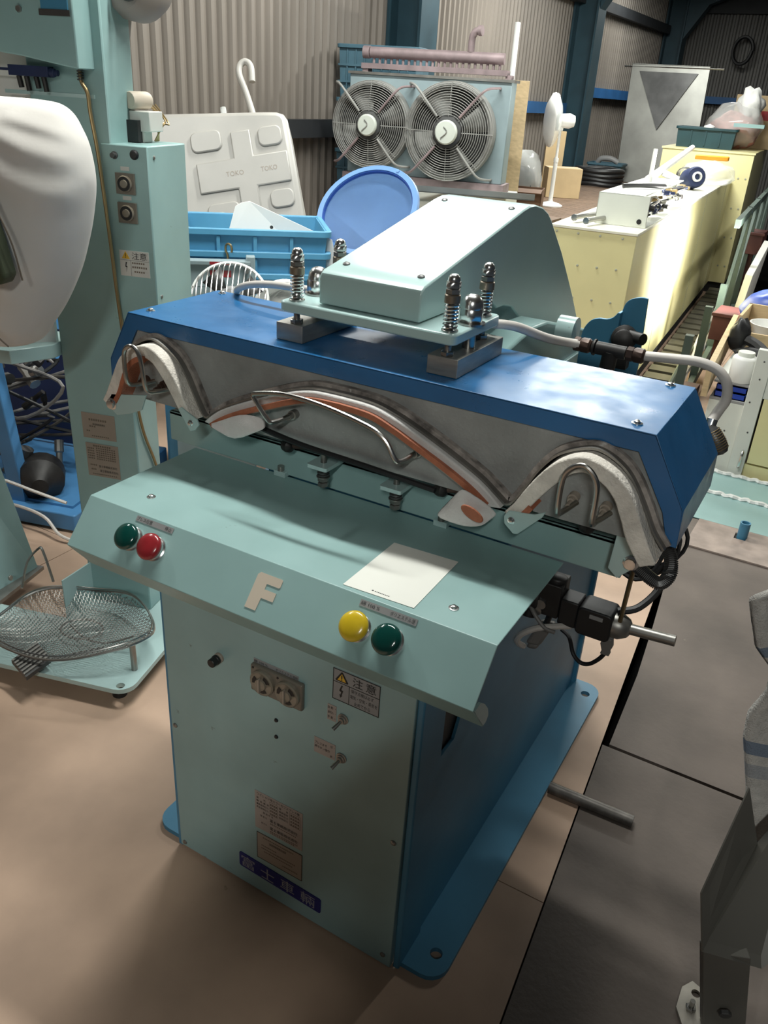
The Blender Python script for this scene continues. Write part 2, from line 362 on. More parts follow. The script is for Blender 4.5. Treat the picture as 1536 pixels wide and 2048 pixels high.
# portal columns with haunch and rafter
def column(y, wdt=.25):
    c = thing('steel_column', {4.75: 'dark teal steel column nearest, behind the blue crate tower', 8.45: 'dark teal steel column behind the white stand fan', 12.2: 'dark teal steel column in the far corner beside the stainless panel'}[y], 'column', (XW + .16, y, 0), 0, 'wall columns')
    b = bm_(); box(b, XW + .03, XW + .05, y - wdt / 2, y + wdt / 2, 0, ZR - .25); box(b, XW + .05, XW + .27, y - .008, y + .008, 0, ZR - .25); box(b, XW + .27, XW + .29, y - wdt / 2, y + wdt / 2, 0, ZR - .25)
    ob('column_shaft', b, 'col', c, smooth=0)
    b = bm_()
    prism(b, [(XW + .29, 2.35), (XW + .55, 2.75), (1.1, 3.85), (1.1, 4.1), (XW + .05, 3.4), (XW + .29, 2.9)], 'y', y - .09, y + .09); ob('rafter_haunch', b, 'col', c, smooth=0)
for y in (4.75, 8.45, 12.2): column(y)
for i, (z, m, y0, y1) in enumerate(((1.28, 'girt', -5, 4.6), (2.45, 'girt', 4.9, 12.1), (1.62, 'girt_blue', 8.6, 12.05), (1.45, 'girt_blue', 4.9, 8.3))):
    b = bm_(); box(b, XW + .03, XW + .11, y0, y1, z - .05, z + .05); struct('trim_%d' % (i + 1), b, m, smooth=0)
b = bm_(); box(b, -1.9, 4.5, YB - .12, YB - .03, 2.68, 2.86); struct('trim_5', b, 'girt', smooth=0)
b = bm_(); box(b, -1.9, 4.5, YB - .12, YB - .03, 1.60, 1.69); struct('trim_6', b, 'girt_blue', smooth=0)
# lamp housings that carry the room's light (all above the frame)
for i, (x, y, z, e, r) in enumerate(LAMPS):
    d = ['just behind the blue press head', 'above the white water tank', 'above the far carton corner', 'behind the photographer', 'hanging beside the cream cabinet', 'over the deck at the far end', 'in front of the form finisher'][i]
    t = thing('tube_light', 'hanging fluorescent tube fitting ' + d, 'lamp', (x, y, z), r, 'fluorescent fittings')
    b = bm_(); prism(b, [(-.07, 0), (.07, 0), (.04, .05), (-.04, .05)], 'x', -.62, .62); ob('housing', b, 'white_plastic', t, True)
    b = bm_(); cyl(b, (-.6, 0, -.016), (.6, 0, -.016), .012, n=10); ob('lamp_tube', b, 'lamp', t, True)
    b = bm_()
    for s in (-.45, .45): cyl(b, (s, 0, .05), (s, 0, ZR + .1 - z), .004, n=6)
    ob('hanger', b, 'dark_steel', t, True)
def curve2(pts, k=5): return [(p.x, p.y) for p in cr([Vector((x, z, 0)) for x, z in pts], k)]
# ================================================================== the blue-headed collar press
CX = .2725
PR = thing('collar_press', 'teal collar press with a wide blue head and coloured push buttons', 'press machine', (CX, .5, 0))
def part(name, b, m, parent=None, **k): return ob(name, b, m, parent or PR, **k)
def mir(pts): return [(2 * CX - x, z) for x, z in pts][::-1]
# --- base and cabinet
for sgn in (1, -1):
    x0, x1 = (.540, .636) if sgn > 0 else (2 * CX - .636, 2 * CX - .540)
    hx = .602 if sgn > 0 else 2 * CX - .602
    b = holed(rrect(x0, x1, .012, 1.065, .042, corners=(1, 0, 0, 1) if sgn > 0 else (0, 1, 1, 0)), [circ(hx, .066, .0125), circ(hx, 1.012, .0125)], 0, .012)
    part('base_flange', b, 'base_blue', bevel=.001)
b = bm_(); prism(b, [(.004, .012), (.536, .002), (.540, .73), (.001, .73)], 'y', -.004, .012); part('front_panel', b, 'teal_panel', bevel=.0015)
b = bm_(); box(b, .540, .5535, 0, .092, .004, .735); part('corner_post', b, 'base_blue', bevel=.003)
b = bm_(); prism(b, [(.09, .004), (1.05, .004), (1.05, .80), (.24, .80), (.20, .56), (.155, .47), (.10, .47), (.09, .455)], 'x', .543, .549); part('side_panel', b, 'base_blue', smooth=0)
b = bm_(); box(b, .536, .541, .03, .25, .42, .74); part('opening_shade_plate', b, 'blackmetal')  # black plate stands in for the shade inside the side opening
b = bm_(); box(b, -.006, .004, 0, 1.05, .004, .80); part('side_panel', b, 'base_blue', smooth=0)
b = bm_(); box(b, 0, .543, 1.035, 1.05, .004, .80); part('back_panel', b, 'base_blue', smooth=0)
b = bm_(); box(b, .545, .56, 1.045, 1.062, .0, .80); part('corner_post', b, 'base_blue', bevel=.003)
for x, z in ((.013, .355), (.016, .024), (.521, .337), (.519, .03)):
    b = bm_(); lathe(b, [(.0055, 0), (.0055, .0015), (.003, .0035), (0, .004)], (x, -.004, z), (0, -1, 0), 12); part('panel_screw', b, 'dull_steel')
# --- control table: one bent sheet
prof = [(.238, .847), (-.0375, .847), (-.101, .774), (-.052, .712), (-.050, .7145), (-.0975, .7740), (-.0355, .8445), (.238, .8445)]
b = bm_(); prism(b, prof, 'x', -.119, .669); table = part('control_table', b, 'teal', smooth=0, bevel=.0012)
for x in (-.119, .669):
    b = bm_(); e = .004 if x > 0 else -.004
    prism(b, [(-.094, .770), (-.053, .7135), (-.040, .713), (-.034, .722), (-.040, .738), (-.056, .757), (-.074, .772)], 'x', x - .004, x); part('end_gusset', b, 'teal_light', table, smooth=0)
SO, SD, SN = Vector((0, -.0375, .847)), Vector((0, -.65631, -.75449)), Vector((0, -.75449, .65631))
def sp(x, s, o=0): return SO + Vector((x, 0, 0)) + SD * s + SN * o
for x, s, col, nm in ((.010, .046, 'btn_green', 'dark green push button beside the red one'), (.063, .048, 'btn_red', 'worn red push button'), (.4635, .0475, 'btn_yellow', 'scuffed yellow push button'), (.519, .048, 'btn_green', 'dark green push button beside the yellow one')):
    b = bm_(); lathe(b, [(.0215, 0), (.0215, .003), (.019, .0045), (.0185, .013), (.0175, .0135), (0, .0135)], sp(x, s), SN, 28); bt = part('push_button', b, 'chrome', label=nm)
    b = bm_(); lathe(b, [(.020, .0125), (.0225, .0145), (.0235, .018), (.0225, .0215), (.0195, .0242), (.014, .0262), (.007, .0272), (0, .0275)], sp(x, s), SN, 32); part('button_cap', b, col, bt, smooth=60)
def slabel(x0, x1, s0, s1, m): 
    b = bm_(); P = [sp(x0, s0, .0004), sp(x1, s0, .0004), sp(x1, s1, .0004), sp(x0, s1, .0004)]
    Q = [p + SN * .0006 for p in P]
    vs = [b.verts.new(p) for p in P + Q]
    for f in ((3, 2, 1, 0), (4, 5, 6, 7), (0, 1, 5, 4), (1, 2, 6, 5), (2, 3, 7, 6), (3, 0, 4, 7)): b.faces.new([vs[i] for i in f])
    return part('label_strip', b, m, smooth=0)
lb = slabel(-.001, .082, .0045, .0142, 'label_grey')
text('lettering', 'プレス位置', .01, frame(sp(.0015, .0125, .0012), (1, 0, 0), -SD), 'ink', lb, w=.034, h=.0066)
text('lettering', '停止', .01, frame(sp(.064, .0125, .0012), (1, 0, 0), -SD), 'ink', lb, w=.015, h=.0066)
lb = slabel(.451, .547, .005, .0152, 'label_grey')
text('lettering', '綿 100 %', .01, frame(sp(.453, .0132, .0012), (1, 0, 0), -SD), 'ink', lb, w=.032, h=.0066)
text('lettering', 'ポリエステル混', .01, frame(sp(.503, .0132, .0012), (1, 0, 0), -SD), 'ink', lb, w=.041, h=.0066)
F = [(.2725, .0205), (.3135, .0205), (.3155, .0225), (.3155, .0330), (.3135, .0350), (.2905, .0350), (.2905, .0440), (.3130, .0440), (.3130, .0585), (.2905, .0585), (.2895, .0800), (.2685, .0800), (.2685, .0250)]
b = bm_(); f0 = [b.verts.new(sp(x, s, .0003)) for x, s in F]; f1 = [b.verts.new(sp(x, s, .0011)) for x, s in F]
b.faces.new(f1)
for i in range(len(F)): b.faces.new([f0[i], f0[(i + 1) % len(F)], f1[(i + 1) % len(F)], f1[i]])
part('letter_plate', b, 'tape_beige', smooth=0, label='beige letter F stuck on the sloping panel')
for x, y in ((-.028, .019), (.578, .011)):
    b = bm_(); lathe(b, [(.008, 0), (.008, .001), (.005, .0015), (.005, .0035), (.003, .005), (0, .0052)], (x, y, .847), n=14); part('table_screw', b, 'chrome', table)
# --- items on the front panel (y = -.004)
YF = -.004
def fl_label(name, x0, x1, z0, z1, m, th=.0008):
    b = bm_(); box(b, x0, x1, YF - th, YF, z0, z1); return part(name, b, m, smooth=0)
def ftext(s, x, z, wd, ht, par, m='ink', y=YF - .0010): return text('lettering', s, .01, frame(Vector((x, y, z)), (1, 0, 0), (0, 0, 1)), m, par, w=wd, h=ht)
# knob
b = bm_(); lathe(b, [(.010, 0), (.010, .004), (.0085, .005), (.0085, .008)], (.137, YF, .578), (0, -1, 0), 20); kn = part('knob_base', b, 'label_tan')
b = bm_(); lathe(b, [(.0095, .008), (.0095, .012), (.0085, .013), (.0085, .024), (.0075, .025), (0, .0255)], (.137, YF, .578), (0, -1, 0), 20); part('selector_knob', b, 'black', kn)
# twin timers
b = bm_(); box(b, .2155, .3275, YF - .010, YF, .5465, .604); tm = part('timer_unit', b, 'timer', bevel=.003)
for x in (.2445, .2985):
    b = bm_(); lathe(b, [(.0255, .010), (.0255, .016), (.023, .018), (.021, .017), (.012, .0165), (.011, .021), (.006, .0225), (0, .0225)], (x, YF, .5755), (0, -1, 0), 28); dl = part('timer_dial', b, 'timer_clear', tm)
    b = bm_(); box(b, x - .0015, x + .0015, YF - .0255, YF - .019, .561, .590); part('dial_pointer', b, 'label_tan', tm)
    b = bm_()
    for a in (20, 140, 260):
        prism(b, [(x + .0125 * math.cos(math.radians(a + t)), .5755 + .0125 * math.sin(math.radians(a + t))) for t in (0, 25, 50)] + [(x + .0195 * math.cos(math.radians(a + t)), .5755 + .0195 * math.sin(math.radians(a + t))) for t in (50, 25, 0)], 'y', YF - .0178, YF - .0172)
    part('dial_marks', b, 'black', tm)
    b = bm_(); lathe(b, [(.0022, 0), (.0022, .0012), (0, .0014)], (x - .0225, YF - .010, .599), (0, -1, 0), 10); part('lamp_dot', b, 'black', tm)
lb = fl_label('label_strip', .2165, .3135, .6025, .612, 'label_grey')
ftext('綿 100 %', .2175, .604, .030, .0062, lb); ftext('ポリエステル混紡', .265, .604, .0475, .0062, lb)
for z in (.492, .453):
    b = bm_(); lathe(b, [(.0042, 0), (.0042, .001), (.003, .003), (0, .0038)], (.2655, YF, z), (0, -1, 0), 12); part('indicator_lamp', b, 'black')
# warning plate
wp = fl_label('warning_plate', .3835, .4745, .5995, .664, 'label_grey')
b = bm_()
for x0, x1, z0, z1 in ((.3835, .4745, .5995, .6008), (.3835, .4745, .6627, .664), (.3835, .3848, .5995, .664), (.4732, .4745, .5995, .664), (.3835, .4745, .6368, .6378), (.4155, .4165, .6, .637)): box(b, x0, x1, YF - .0012, YF - .0008, z0, z1)
part('border_lines', b, 'ink', wp, smooth=0)
b = bm_(); prism(b, [(.3895, .6405), (.4125, .6405), (.4135, .6425), (.4022, .6605), (.3998, .6605), (.3885, .6425)], 'y', YF - .0013, YF - .0009); part('warning_triangle', b, 'ink', wp, smooth=0)
b = bm_(); prism(b, [(.3925, .6428), (.4095, .6428), (.401, .6572)], 'y', YF - .0016, YF - .0012); part('warning_triangle_fill', b, 'warn_y', wp, smooth=0)
b = bm_(); box(b, .4, .402, YF - .002, YF - .0015, .6475, .6545); box(b, .4, .402, YF - .002, YF - .0015, .6442, .6462); part('exclamation_mark', b, 'ink', wp, smooth=0)
b = bm_(); prism(b, [(.4005, .633), (.4035, .633), (.4005, .624), (.4045, .6225), (.4015, .612), (.4035, .613), (.3995, .607), (.3975, .6135), (.3995, .613), (.4005, .6195), (.3968, .6215)], 'y', YF - .0014, YF - .001); part('lightning_mark', b, 'ink', wp, smooth=0)
ftext('注', .422, .6415, .0195, .0185, wp); ftext('意', .4475, .6415, .0195, .0185, wp)
for k, s in enumerate(('保守点検は必ず', '電気・空気・蒸気を', '止めてから')): ftext(s, (.4195, .4185, .4265)[k], .6265 - k * .0115, (.044, .052, .031)[k], .0076, wp)
# toggle switches and their labels
for z in (.564, .476):
    b = bm_(); lathe(b, [(.0105, 0), (.0105, .002), (.008, .003), (.008, .005), (.0055, .006), (.0055, .009), (0, .009)], (.4065, YF, z), (0, -1, 0), 20); sw = part('toggle_switch', b, 'dull_steel')
    b = bm_(); tube(b, [(.4065, YF - .007, z), (.4045, YF - .014, z - .004), (.4005, YF - .023, z - .0095)], lambda t: .0022 + .0016 * t, 10); part('switch_lever', b, 'steel', sw)
lb = fl_label('switch_label', .3745, .3925, .5495, .5835, 'label_pink')
for k, s in enumerate(('自 動 ・', '途切れ ・', '手 動 ・')): ftext(s, .3755, .5745 - k * .0105, .0155, .0058, lb)
lb = fl_label('switch_label', .3490, .3935, .4625, .4975, 'label_pink')
ftext('プレスまで', .3505, .484, .0255, .0058, lb); ftext('押ボタン操作', .3505, .4745, .032, .0062, lb); ftext('切 ・', .3835, .4875, .0085, .0055, lb); ftext('続 ・', .3835, .4655, .0085, .0055, lb)
# name plates
lb = fl_label('name_plate', .213, .327, .1925, .2925, 'label_pink')
ftext('ワイシャツ用カラーカフスプレス機', .219, .2825, .101, .0068, lb)
for k, (s, wd) in enumerate((('型　　式', .022), ('製 造 番 号', .030), ('最高使用圧力', .029), ('蒸気使用圧力', .029))): ftext(s, .2175, .2735 - k * .0082, wd, .0052, lb)
for k, s in enumerate(('電　　源', '最高温度', '蒸気圧力', '空気圧力')): ftext(s, .272, .2735 - k * .0082, .0215, .0052, lb)
b = bm_()
for k in range(5):
    z = .2795 - k * .0082
    box(b, .2495, .268, YF - .0011, YF - .0009, z - .0002, z + .0002); box(b, .297, .322, YF - .0011, YF - .0009, z - .0002, z + .0002)
for x in (.2495, .268, .297, .322): box(b, x - .0002, x + .0002, YF - .0011, YF - .0009, .2465, .2795)
for k in range(4):
    for j in range(4): box(b, .251 + j * .0042, .254 + j * .0042, YF - .0011, YF - .0009, .2722 - k * .0082, .2757 - k * .0082); box(b, .299 + j * .0055, .3028 + j * .0055, YF - .0011, YF - .0009, .2722 - k * .0082, .2757 - k * .0082)
part('table_print', b, 'ink_faint', lb, smooth=0)
ftext('製 造 年 月', .233, .2395, .024, .0052, lb); ftext('製 造 元', .2265, .2285, .016, .005, lb); ftext('富士車輌株式会社', .250, .2265, .066, .0085, lb); ftext('販 売 元', .229, .2105, .013, .0045, lb); ftext('富士車販株式会社', .250, .2055, .067, .0085, lb)
b = bm_()
for z, n in ((.2215, 15), (.2005, 16), (.1965, 14)):
    for j in range(n): box(b, .2505 + j * .0042, .2530 + j * .0042, YF - .0011, YF - .0009, z - .0012, z + .0012)
part('fine_print', b, 'ink_faint', lb, smooth=0)
lb = fl_label('name_plate', .2165, .3275, .108, .181, 'label_tan')
b = bm_(); box(b, .2165, .3275, YF - .0011, YF - .0009, .108, .1092); box(b, .2165, .3275, YF - .0011, YF - .0009, .1798, .181); box(b, .2165, .2177, YF - .0011, YF - .0009, .108, .181); box(b, .3263, .3275, YF - .0011, YF - .0009, .108, .181)
part('border_lines', b, 'ink', lb, smooth=0)
ftext('製造物賠償責任保険', .248, .1595, .041, .0068, lb)
b = bm_()
for z, x0, n in ((.1715, .232, 18), (.149, .228, 9), (.141, .228, 20), (.133, .234, 17), (.121, .28, 9)):
    for j in range(n): box(b, x0 + j * .0042, x0 + .0028 + j * .0042, YF - .0011, YF - .0009, z - .0013, z + .0013)
part('fine_print', b, 'ink_faint', lb, smooth=0)
b = bm_(); pts = rrect(.170, .374, .0, .0405, .005, 4)
prism(b, [(x, .0955 + z - .0405 - (x - .170) * .05) for x, z in pts], 'y', YF - .0016, YF); bd = part('maker_badge', b, 'badge', smooth=0)
for k, ch in enumerate('富士車輛'): text('lettering', ch, .01, frame(Vector((.176 + k * .050, YF - .0018, .0595 - k * .0025)), (1, 0, -.05), (0, 0, 1)), 'ink_grey', bd, w=.034, h=.031)
# --- lower beam, spring brackets, table nuts
b = bm_(); box(b, -.185, .762, .238, .246, .849, .912); box(b, -.185, .762, .238, .43, .904, .912); part('lower_beam', b, 'teal', smooth=0, bevel=.002)
b = bm_(); box(b, .02, .52, .30, .44, .80, .905); part('beam_support', b, 'base_blue', smooth=0)
for x in (.222, .372):
    b = holed(rrect(x - .021, x + .021, .172, .245, .004), [circ(x, .196, .006)], .914, .921); br = part('spring_bracket', b, 'teal_light', smooth=0)
    b = bm_(); cyl(b, (x, .196, .872), (x, .196, .962), .0055, n=14); part('bolt_shaft', b, 'dull_steel', br)
    b = bm_(); tube(b, helix((x, .196, .894), (0, 0, 1), .0098, 4, .020), .0020, 6); part('coil_spring', b, 'dark_steel', br)
    b = bm_(); lathe(b, [(.0125, .0), (.0125, .002)], (x, .196, .892), n=18); hexn(b, (x, .196, .884), (0, 0, 1), .0105, .008); hexn(b, (x, .196, .874), (0, 0, 1), .0100, .008); part('hex_nut', b, 'dull_steel', br)
for x in (.101, .446):
    b = bm_(); box(b, x - .013, x + .013, .226, .242, .847, .858); tn = part('beam_clip', b, 'teal_light', bevel=.001)
    b = bm_(); cyl(b, (x, .232, .858), (x, .232, .868), .0065, n=14); part('clip_bolt', b, 'dull_steel', tn)
for x, y, z in ((.137, .205, .928), (.452, .205, .930), (.703, .205, .940)):
    b = bm_(); lathe(b, [(0, -.013), (.008, -.0115), (.0125, -.006), (.013, 0), (.0115, .007), (.006, .0115), (0, .013)], (x, y, z), (1, -.4, .1), 18); kb = part('round_knob', b, 'blackmetal')
    b = bm_(); cyl(b, (x + .010, y + .002, z + .002), (x + .034, y + .010, z + .004), .006, n=12); part('knob_fitting', b, 'brown_fit', kb)
b = bm_(); tube(b, [(.09, .178, .962), (.188, .172, .954), (.32, .170, .950), (.456, .172, .942)], .0052, 8, smooth=4); part('black_rod', b, 'black')
# --- head: blue shell, grey upper platen, grimy lip
OUT = [(-.232, 1.113), (.777, 1.113), (.836, 1.011), (.838, .951)]
def outl(inset):
    return [(2 * CX - .838 + inset * .45, .951), (2 * CX - .836 + inset * .9, 1.011 - inset * .35), (2 * CX - .777 + inset * .62, 1.113 - inset), (.777 - inset * .62, 1.113 - inset), (.836 - inset * .9, 1.011 - inset * .35), (.838 - inset * .45, .951)]
b = bm_(); strip(b, outl(0), outl(.003), .193, .457); strip(b, outl(.001), outl(.031), .193, .197); strip(b, outl(.001), outl(.03), .453, .457)
HEAD = part('press_head', b, 'blue', smooth=20, bevel=.0015)
for x, y in ((-.207, .228), (-.205, .437), (.740, .438), (.742, .22)):
    b = bm_(); lathe(b, [(.0085, 0), (.0085, .0015), (.0055, .002), (.005, .0045), (.002, .006), (0, .006)], (x, y, 1.113), n=14); part('head_screw', b, 'chrome', HEAD)
LH = [(.5765, .953), (.585, .958), (.603, .990), (.621, 1.025), (.645, 1.055), (.677, 1.073), (.706, 1.079), (.738, 1.067), (.763, 1.045), (.789, 1.005), (.806, .975), (.826, .951)]
LC = [(CX, 1.066), (.33, 1.064), (.375, 1.053), (.420, 1.036), (.471, 1.014), (.527, .987), (.556, .968), (.5765, .953)]
halfR = curve2(LC) + curve2(LH)[1:]
LIP = mir(halfR)[:-1] + halfR
def vshift(c, d): return [(x, z - d) for x, z in c]
def nshift(c, d):
    out = []
    for i, (x, z) in enumerate(c):
        a = c[max(i - 1, 0)]; e = c[min(i + 1, len(c) - 1)]; t = Vector((e[0] - a[0], e[1] - a[1])); t.normalize()
        out.append((x + t.y * d, z - t.x * d))
    return out
def top_at(x):
    o = outl(.028)
    for (x0, z0), (x1, z1) in zip(o, o[1:]):
        if x0 <= x <= x1 + 1e-9: return z0 + (z1 - z0) * (x - x0) / max(1e-9, x1 - x0)
    return .953
inside = [(x, z) for x, z in LIP if outl(.028)[0][0] < x < outl(.028)[-1][0]]
b = bm_(); strip(b, [(x, max(z + .001, top_at(x))) for x, z in inside], inside, .199, .446); part('upper_platen', b, 'grey_plate', HEAD, smooth=25)
b = bm_(); strip(b, nshift(LIP, -.0065), nshift(LIP, .0005), .188, .4465); part('platen_lip', b, 'grime', HEAD, smooth=40)
b = bm_(); strip(b, nshift(LIP, .0005), nshift(LIP, .004), .176, .4465); part('platen_edge', b, 'dull_steel', HEAD, smooth=40)
# --- lower bucks: padded humps, orange silicone under the pads, grey buck plates
PTR = [(.585, .950), (.5965, .965), (.613, .996), (.632, 1.027), (.655, 1.053), (.684, 1.069), (.710, 1.069), (.741, 1.056), (.767, 1.033), (.790, .993), (.809, .958), (.822, .938)]
PBR = [(.606, .944), (.620, .962), (.637, .989), (.657, 1.017), (.676, 1.038), (.690, 1.046), (.702, 1.047), (.724, 1.039), (.745, 1.020), (.761, .990), (.774, .962), (.800, .926)]
def ropen(c, k=5): return curve2(c, k)
def pad(name, top, bot, y0, y1, m, par, sub=True):
    b = bm_(); strip(b, top, bot, y0, y1); o = part(name, b, m, par, smooth=50, bevel=.004)
    return o
for side in (1, -1):
    f = (lambda c: c) if side > 0 else mir
    t, bt = f(ropen(PTR)), f(ropen(PBR))
    body = f(ropen(PBR[1:-1]))
    b = bm_(); prism(b, body + [(body[-1][0], .948), (body[0][0], .948)], 'y', .186, .43); bk = part('cuff_buck', b, 'grey_plate', smooth=25)
    pad('pad', t, bt, .150, .436, 'pad', bk)
    b = bm_(); n = len(bt); i0, i1 = (int(n * .42), int(n * .97)) if side < 0 else (2, int(n * .20))
    seg = bt if side < 0 else bt
    seg = (bt[2:int(n * .5)] if side < 0 else bt[2:int(n * .16)])
    strip(b, nshift(seg, -.004), nshift(seg, .0055), .148, .43); part('silicone_strip', b, 'orange', bk, smooth=50)
    mx = (lambda x: x) if side > 0 else (lambda x: 2 * CX - x)
    # pins carrying the wire loop
    lo = []
    for x, z in ((.681, .985), (.731, .983)):
        X = mx(x)
        b = bm_(); lathe(b, [(.0085, 0), (.0085, .012), (.006, .0125), (.006, .02), (.0035, .0205), (.0035, .034)], (X + .012 * side * 0, .186, z + .008), (0, -1, -.12), 14); part('pin_boss', b, 'label_tan' if side > 0 else 'brown_fit', bk)
    if side > 0: P = [(.741, .168, .990), (.729, .140, .983), (.728, .122, .990), (.727, .120, 1.040), (.718, .120, 1.061), (.702, .120, 1.071), (.686, .120, 1.063), (.676, .120, 1.043), (.676, .122, .992), (.678, .140, .984), (.690, .168, .992)]
    else: P = [(-.106, .17, .994), (-.122, .145, .991), (-.126, .122, 1.000), (-.131, .120, 1.045), (-.137, .120, 1.066), (-.152, .120, 1.077), (-.168, .120, 1.070), (-.174, .120, 1.052), (-.173, .122, 1.004), (-.166, .145, .996), (-.150, .17, .999)]
    b = bm_(); tube(b, P, .0042, 10, smooth=4); part('wire_loop', b, 'steel', bk)
    # end lever and inner clip
    if side > 0: lev = [(.752, .962), (.775, .948), (.794, .925), (.796, .906), (.780, .890), (.764, .872), (.748, .885)]; pv = (.780, .905)
    else: lev = [(-.262, .940), (-.250, .957), (-.215, .962), (-.157, .974), (-.172, .940), (-.205, .925), (-.240, .914), (-.258, .925)]; pv = (-.250, .936)
    yl = .196 if side > 0 else .150
    b = bm_(); prism(b, lev, 'y', yl, yl + .004); lv = part('end_lever', b, 'teal_light', bk, smooth=0, bevel=.001)
    b = bm_(); lathe(b, [(.0125, 0), (.0125, .002), (.009, .003), (.009, .008), (.0, .009)], (pv[0], yl, pv[1]), (0, -1, 0), 9, .2); part('lever_pivot', b, 'chrome', bk)
    if side > 0: cl = [(.588, .947), (.594, .957), (.635, .963), (.652, .972), (.648, .962), (.613, .922), (.606, .921), (.590, .934)]; pv = (.601, .943)
    else: cl = [(-.073, .967), (-.066, .972), (-.028, .956), (-.024, .946), (-.034, .934), (-.046, .929)]; pv = (-.042, .947)
    b = bm_(); prism(b, cl, 'y', .146, .150); part('buck_clip', b, 'teal_light', bk, smooth=0, bevel=.001)
    b = bm_(); lathe(b, [(.006, 0), (.006, .002), (.0035, .003), (.0035, .006), (0, .007)], (pv[0], .146, pv[1]), (0, -1, 0), 14); part('clip_pin', b, 'chrome', bk)
PTC = [(CX, 1.0605), (.33, 1.0585), (.375, 1.048), (.420, 1.031), (.471, 1.009), (.527, .982), (.556, .962), (.574, .946)]
PBC = [(CX, 1.043), (.33, 1.040), (.37, 1.028), (.412, 1.011), (.462, .990), (.50, .972), (.525, .958), (.548, .942)]
tc, bc = ropen(PTC), ropen(PBC); tc = mir(tc)[:-1] + tc; bc = mir(bc)[:-1] + bc
body = bc[4:-4]
b = bm_(); prism(b, body + [(body[-1][0], .945), (body[0][0], .945)], 'y', .186, .43); BK = part('collar_buck', b, 'grey_plate', smooth=25)
pad('pad', tc, bc, .166, .436, 'cloth', BK)
b = bm_(); strip(b, nshift(bc, -.010), nshift(bc, -.0005), .158, .43); part('silicone_strip', b, 'orange', BK, smooth=50)
b = bm_(); strip(b, nshift(bc, -.0006), nshift(bc, .0018), .160, .40); part('buck_edge', b, 'dull_steel', BK, smooth=50)
for x, z in ((.167, 1.003), (.417, .997)):
    b = bm_(); lathe(b, [(.0085, 0), (.0085, .012), (.006, .0125), (.006, .022)], (x, .186, z), (0, -1, 0), 14); part('pin_boss', b, 'dull_steel', BK)
b = bm_(); tube(b, [(.168, .165, 1.004), (.162, .128, 1.003), (.155, .121, 1.008), (.127, .120, 1.040), (.125, .120, 1.046), (.132, .120, 1.050), (.18, .120, 1.060), (.223, .120, 1.0615), (.265, .120, 1.059), (.310, .120, 1.053), (.355, .120, 1.044), (.374, .120, 1.037), (.390, .120, 1.025), (.405, .120, 1.002), (.412, .128, .997), (.417, .165, .999)], .0042, 10, smooth=4); part('wire_handle', b, 'steel', BK)
# loose cloth ends of the pad cover
def flap(name, P, Q, y):
    b = bm_(); n = len(P); k = 5; G = []
    for i in range(n):
        row = []
        for j in range(k):
            t = j / (k - 1); x = P[i][0] * (1 - t) + Q[i][0] * t; z = P[i][1] * (1 - t) + Q[i][1] * t
            yy = y + (.018 * math.sin(t * math.pi) * math.sin(i * 1.7 + .4) * .5) - .012 * t
            row.append(b.verts.new((x, yy, z)))
        G.append(row)
    for i in range(n - 1):
        for j in range(k - 1): b.faces.new([G[i][j], G[i + 1][j], G[i + 1][j + 1], G[i][j + 1]])
    o = part(name, b, 'cloth', BK, smooth=80); s = o.modifiers.new('solid', 'SOLIDIFY'); s.thickness = .0035; s2 = o.modifiers.new('sub', 'SUBSURF'); s2.levels = 1; s2.render_levels = 1
flap('cloth_flap', [(-.006, .951), (.02, .963), (.05, .979), (.08, .991), (.115, .99)], [(.004, .949), (.030, .944), (.062, .936), (.100, .960), (.132, .977)], .158)
flap('cloth_flap', [(.578, .945), (.562, .955), (.545, .962), (.528, .968), (.512, .972)], [(.560, .923), (.540, .914), (.518, .912), (.497, .913), (.474, .914)], .150)
b = bm_(); prism(b, [(.541 + .019 * math.cos(q) - .004 * math.sin(q), .942 + .011 * math.sin(q) - .004 * math.cos(q)) for q in [2 * math.pi * i / 20 for i in range(20)]], 'y', .130, .134); part('silicone_end', b, 'orange', BK, smooth=50, bevel=.001)
b = bm_(); P = cr([(.815, .24, .932), (.830, .225, .918), (.836, .215, .896), (.826, .21, .878), (.806, .21, .884), (.788, .215, .893)], 10)
tube(b, P, .0075, 8); part('spring_core', b, 'hose_dark'); b = bm_(); H = []
acc = 0
for i in range(len(P) - 1):
    d = P[i + 1] - P[i]; a, c, _ = frame_of(d)
    for j in range(8):
        t = j / 8; ang = 2 * math.pi * t; H.append(P[i] + d * t + (a * math.cos(ang) + c * math.sin(ang)) * .0098)
tube(b, H, .0013, 5); part('cord_spring', b, 'dark_steel')
